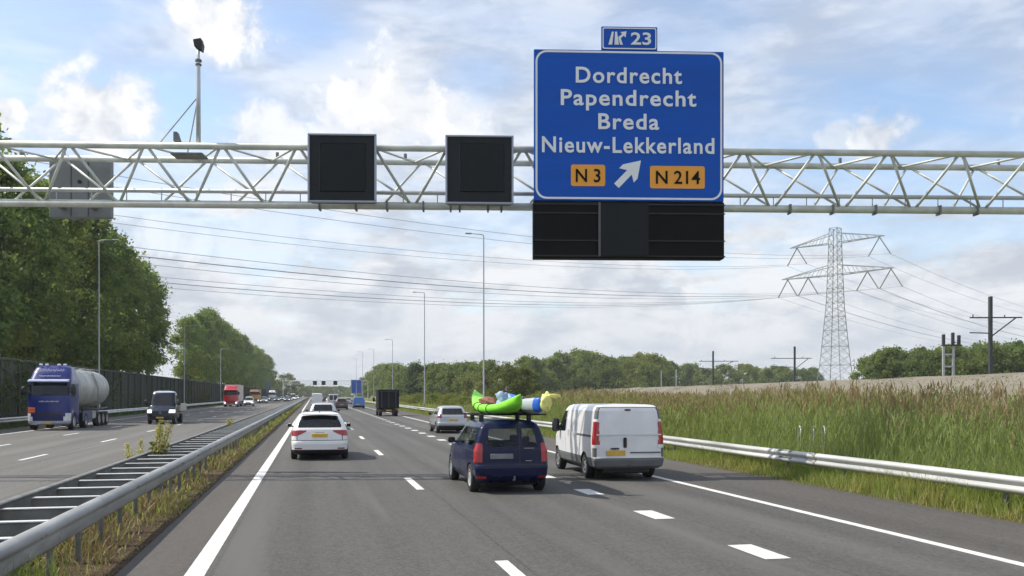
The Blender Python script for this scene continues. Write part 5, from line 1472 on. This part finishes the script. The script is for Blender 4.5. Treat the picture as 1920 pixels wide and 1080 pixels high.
rowsB = [(.4, 3.7, 5.5, .92, .1, .3), (.9, 3.68, 5.75, 1.0, .1, .4), (1.2, 3.68, 5.4, 1.0, .1, .35), (1.3, 3.68, 5.1, .98, .1, .3), (2.1, 3.7, 4.5, .88, .1, .25), (2.3, 3.8, 4.3, .75, .1, .2)]
carve(bl, slice_body(rowsB, .07), 'cab', [P_DK, BLACK], [('windshield', GLASS_DARK, lambda a: (a.ny > .25) & (a.z > 1.3) & (a.z < 2.1))] + [('window', GLASS_DARK, lambda a, s=s: (a.nx * s > .4) & (a.z > 1.3) & (a.z < 2.0) & (a.y > 3.85)) for s in (-1, 1)])
for yy, xx in ((1.0, .80), (4.75, .86)):
    for s in (-1, 1): wheel(bl, s * xx, yy, .36, .36 if yy < 2 else .24, M('steel_rim', (0, 0, 0)))
for s in (-1, 1): mirror(bl, s * 1.22, 4.7, 1.65, BLACK, 1.3, True)
MB().path([(-.5, .02, .55), (-.5, -.03, .30), (.5, -.03, .30), (.5, .02, .55)], .02, 6).build('step', GALVD, bl)
bl.location = (7.55, S(7.55, 92.5), 0)

# --- articulated lorries
def lorry_cab(t, y0, H, col, visor=None, lamps=True):
    """tractor cab whose back wall stands at y0"""
    y1 = y0 + 2.3
    rows = [(.34, y0 + .15, y1 - .12, 1.12, .05, .25), (.42, y0, y1 - .02, 1.22, .06, .32), (.9, y0, y1, 1.25, .06, .34), (1.9, y0, y1 - .03, 1.25, .06, .32), (2.15, y0, y1 - .06, 1.25, .06, .30), (2.9, y0, y1 - .30, 1.22, .07, .28),
            (3.12, y0, y1 - .36, 1.20, .08, .26), (H - .45, y0 + .05, y1 - .72, 1.12, .1, .3), (H - .15, y0 + .12, y1 - 1.05, 1.02, .15, .3), (H - .04, y0 + .25, y1 - 1.25, .85, .2, .3), (H, y0 + .5, y1 - 1.5, .45, .1, .1)]
    feats = [('windshield', GLASS_DARK, lambda a: (a.ny > .3) & (a.z > 2.17) & (a.z < 3.0) & (np.abs(a.x) < 1.10)),
             ('grille', M('dark_blue_grille', tuple(c * .35 for c in col[1])) if False else BLACK, lambda a: (a.ny > .5) & (a.z > .62) & (a.z < 1.12) & (np.abs(a.x) < .78) & ((a.z * 100 % 13) < 8)),
             ('bumper', M('bumper_silver', (.42, .45, .52), .4, .3), lambda a: (a.z < .56) & (a.ny > .1))]
    for s in (-1, 1):
        feats.append(('window', GLASS_DARK, lambda a, s=s: (a.nx * s > .6) & (a.z > 2.1) & (a.z < 2.85) & (a.y > y0 + .95) & (a.y < y1 - .32)))
        feats.append(('headlight', CLEARLENS, lambda a, s=s: (a.x * s > .84) & (a.ny > .12) & (a.z > .60) & (a.z < 1.05) & (a.x * s > .98 - (1.05 - a.z) * .3), .01))
    carve(t, slice_body(rows, .055, .0, .10, 0, .04), 'cab', [col[0], BLACK], feats, arches((y0 + 1.15,), .5, 2.5))
    MB().prism([(y1 - .34, 3.02), (y1 + .02, 2.98), (y1 + .02, 3.06), (y1 - .40, 3.16)], 'x', -1.15, 1.15).build('sun_visor', visor or col[0], t)
    for s in (-1, 1):
        mirror(t, s * 1.42, y1 - .25, 2.45, BLACK, 1.6, True)
        MB().path([(s * .35, y1 - .02, 2.20), (s * .02, y1 - .03, 2.24)], .02, 5).build('wiper', BLACK, t)
        wheel(t, s * 1.09, y0 + 1.15, .50, .32, M('truck_rim', (.50, .50, .50), .45, .5), 8)
    plate(t, 0, y1 + .02, .45)
def rear_axles(t, ys, fend=None):
    for y in ys:
        for s in (-1, 1): wheel(t, s * 1.02, y, .50, .40, M('truck_rim', (0, 0, 0)), 8)
BLUEC = ((.022, .035, .26), )
P_TRUCK = paint('lorry_blue', (.012, .022, .17), .08, 0, .35, .4, .35)
TANK = M('tank_shell', (.42, .42, .39), .45, .25, .26, .9, bump=.06, bscale=4)
tk = thing('tanker_lorry', 'blue tanker lorry with pale grey tanks oncoming beside the noise wall', 'lorry')
TL = 11.6
lorry_cab(tk, TL - 2.3, 4.05, (P_TRUCK, (.02, .035, .27)), M('visor_pale', (.45, .50, .70), .4))
MB().cbox(-.45, .45, .3, TL - .5, .75, 1.05, .03).build('chassis', BLACK, tk)
for a, b in ((.2, 4.2), (4.7, 8.95)):
    mb = MB(); n_ = 14; r0 = 1.28
    pr = [(.02, a)] + [(r0 * math.sin(k * math.pi / 16), a + .42 * (1 - math.cos(k * math.pi / 16))) for k in range(1, 9)] + [(r0, a + (b - a) * .5)] + [(r0 * math.sin((8 - k) * math.pi / 16), b - .42 * (1 - math.cos((8 - k) * math.pi / 16))) for k in range(0, 8)] + [(.02, b)]
    mb.lathe(pr, 'y', 36, (0, 0, 2.62)); mb.build('tank', TANK, tk, True)
    for f in (.2, .5, .8):
        y = a + (b - a) * f; MB().lathe([(r0 + .005, y - .03), (r0 + .02, y - .03), (r0 + .02, y + .03), (r0 + .005, y + .03)], 'y', 36, (0, 0, 2.62)).build('band', GALV, tk, True)
MB().tube((-.5, .6, 3.98), (-.5, 8, 3.98), .02, n=6).tube((.5, .6, 3.98), (.5, 8, 3.98), .02, n=6).parts('top_rail', GALV, tk)
for s in (-1, 1):
    MB().cbox(s * 1.15 - .04, s * 1.15 + .04, 5.4, 8.0, .45, 1.15, .02).build('side_skirt', M('skirt_blue', (.06, .08, .14), .5), tk)
    MB().cbox(s * 1.0 - .14, s * 1.0 + .14, 4.1, 5.2, .55, 1.1, .06).build('side_locker', GALV, tk)
for y in (1.5, 3.0, 6.0, 7.6): MB().lathe([(.30, 3.86), (.30, 3.96), (.24, 4.0), (.01, 4.02)], 'z', 16, (0, y, 0)).build('hatch', GALVD, tk, True)
mb = MB()
for s in (-.2, .2): mb.path([(-1.33, 4.44 + s, .9), (-1.33, 4.44 + s, 2.7), (-.95, 4.44 + s, 3.7)], .022, 6)
for k in range(8): mb.tube((-1.33, 4.24, 1.0 + k * .24), (-1.33, 4.64, 1.0 + k * .24), .016, n=6)
mb.build('ladder', GALVD, tk)
MB().path([(-1.1, .6, 1.25), (-1.15, 3.0, 1.2), (-1.15, 8.0, 1.22)], .07, 8).build('hose', BLACK, tk, True)
rear_axles(tk, (.9, 2.15, 3.4, 7.2))
MB().cbox(.72, 1.12, TL + .0, TL + .03, 1.10, 1.42, .008).build('hazard_plate', M('hazard_orange', (.80, .16, .03), .5), tk)
MB().cbox(.725, 1.115, TL + .032, TL + .036, 1.252, 1.268, .001).build('hazard_line', BLACK, tk)
# worn, unreadable pale sign-writing above the windscreen and on the nose
SCR = M('faded_lettering', (.50, .53, .62), .5)
for z, yy, x0, x1, amp in ((3.72, TL - .72, -.78, .78, .10), (3.36, TL - .50, -.62, .62, .05), (1.78, TL + .0, -.62, .5, .06)):
    pts = [(x0 + (x1 - x0) * i / 40, yy + .02, z + amp * math.sin(i * 1.7) * (.5 + .5 * math.sin(i * .6))) for i in range(41)]
    MB().path(pts, .022, 5).build('lettering', SCR, tk)
mb = MB()
for xx in (-.7, -.35, .35, .7): mb.cbox(xx - .1, xx + .1, TL - 1.25, TL - 1.12, 4.02, 4.14, .03)
mb.parts('roof_lamp', CLEARLENS, tk)
tk.location = (-15.95, S(-15.95, 55.8) + TL, 0); tk.rotation_euler = (0, 0, math.pi)

P_RED = paint('lorry_red', (.50, .022, .025), .06)
BOXP = M('trailer_pink_white', (.62, .50, .50), .5, 0, .06, .5)
def box_lorry(label, col, boxm, L, H, r, D, lamps='lit'):
    t = thing('box_lorry', label, 'lorry'); lorry_cab(t, L - 2.3, H - .15, (col, (.3, .02, .02)))
    MB().cbox(-1.25, 1.25, 0, L - 2.75, 1.1, H, .04).build('trailer_box', boxm, t)
    MB().cbox(-.45, .45, .3, L - .5, .7, 1.05, .03).build('chassis', BLACK, t)
    for s in (-1, 1):
        MB().cbox(s * 1.18 - .03, s * 1.18 + .03, 4, L - 4.4, .5, 1.0, .02).build('side_guard', GREYPL, t)
        MB().cbox(s * .95 - .12, s * .95 + .12, L + .0, L + .04, .62, .86, .02).build('headlight', LITLAMP, t)
    rear_axles(t, (1.0, 2.3, 3.6, L - 3.3))
    t.location = (r, S(r, D) + L, 0); t.rotation_euler = (0, 0, math.pi)
    return t
box_lorry('red lorry with a pinkish white box trailer oncoming below the far poplars', P_RED, BOXP, 13.5, 4.0, -14.5, 163)
P_ORANGE = paint('lorry_orange', (.52, .24, .05), .08)
box_lorry('orange-brown lorry oncoming behind the white car', P_ORANGE, P_ORANGE, 9, 3.6, -14.7, 232)
box_lorry('white lorry with a dark red trailer in the far oncoming queue', P_WHITE, M('trailer_dark_red', (.10, .03, .04), .5), 11, 4.0, -14.6, 330)

# --- dark dropside pickup, oncoming
pk = thing('dropside_truck', 'dark dropside pickup truck with pale load bed oncoming behind the tanker lorry', 'pickup truck')
PL = 5.7
rowsP = [(.32, 3.2, PL - .12, .84, .06, .3), (.42, 3.1, PL - .02, .94, .07, .4), (.62, 3.1, PL, .985, .07, .5), (1.0, 3.1, PL - .08, .99, .07, .45), (1.22, 3.1, PL - .45, .985, .07, .4), (1.32, 3.1, PL - .75, .97, .07, .35), (1.40, 3.1, PL - .85, .955, .07, .3),
         (2.15, 3.12, PL - 1.42, .85, .08, .25), (2.36, 3.16, PL - 1.62, .80, .12, .25), (2.45, 3.26, PL - 1.8, .70, .15, .25), (2.49, 3.45, PL - 2.0, .4, .1, .1)]
feats = [('windshield', GLASS_DARK, lambda a: (a.ny > .25) & (a.z > 1.40) & (a.z < 2.24) & (np.abs(a.x) < .84 - (a.z - 1.4) * .12)), ('grille', BLACK, lambda a: (a.ny > .4) & (a.z > .62) & (a.z < 1.0) & (np.abs(a.x) < .55)), ('bumper', BLACK, lambda a: (a.z < .60) & (a.ny > .1)),
         ('roof_front', M('pale_cab_roof', (.45, .50, .58), .35, .2), lambda a: (a.z > 2.36) & (a.ny > .0))]
for s in (-1, 1):
    feats.append(('window', GLASS_DARK, lambda a, s=s: (a.nx * s > .5) & (a.z > 1.40) & (a.z < 2.15) & (a.y > 3.25) & (a.y < PL - .98 - (a.z - 1.4) * .75)))
    feats.append(('headlight', LITLAMP, lambda a, s=s: (a.x * s > .60) & (a.ny > .12) & (a.z > .86) & (a.z < 1.08), .006))
carve(pk, slice_body(rowsP, .04, 0, .12, 0, .05), 'cab', [P_DBLUE, BLACK], feats, arches((PL - 1.0,), .36, 2.0))
MB().cbox(-.42, .42, .2, PL - .8, .48, .72, .03).build('chassis', BLACK, pk)
BEDM = M('bed_board', (.50, .49, .42), .55, 0, .15, 1.5)
mb = MB(); mb.box(-1.12, 1.12, 0, 3.0, .86, .94); mb.build('bed_floor', GREYPL, pk)
for s in (-1, 1): MB().cbox(s * 1.11 - .02, s * 1.11 + .02, .03, 2.97, .944, 1.52, .012).build('side_board', BEDM, pk)
for yy in (.02, 2.98): MB().cbox(-1.085, 1.085, yy - .02, yy + .02, .944, 1.52, .012).build('end_board', BEDM, pk)
MB().path([(-.9, 3.02, .9), (-.9, 3.02, 2.1), (.9, 3.02, 2.1), (.9, 3.02, .9)], .03, 6).build('headboard_frame', BLACK, pk)
for yy, xx, ww in ((1.2, .78, .38), (PL - 1.0, .86, .24)):
    for s in (-1, 1): wheel(pk, s * xx, yy, .36, ww, M('steel_rim', (0, 0, 0)))
for s in (-1, 1): mirror(pk, s * 1.16, PL - 1.25, 1.62, BLACK, 1.3, True)
plate(pk, 0, PL + .02, .50); MB().lathe([(.085, PL + .0), (.085, PL + .015), (.06, PL + .02)], 'y', 16, (0, 0, .86)).build('nose_ring', RIM, pk)
pk.location = (-11.05, S(-11.05, 67) + PL, 0); pk.rotation_euler = (0, 0, math.pi)
# ================================================================== the summer air
hz = bpy.data.materials.new('summer_haze'); hz.use_nodes = True
nt = NT(hz.node_tree); nt.n.clear(); out = nt.new('ShaderNodeOutputMaterial'); pv = nt.new('ShaderNodeVolumePrincipled')
pv.inputs['Color'].default_value = (.86, .90, .95, 1); pv.inputs['Density'].default_value = .00020; pv.inputs['Anisotropy'].default_value = .2
nt.l.new(pv.outputs[0], out.inputs['Volume'])
tag(MB().box(-1500, 1500, -60, 3000, -1.03, 62).build('haze', hz), kind='stuff')
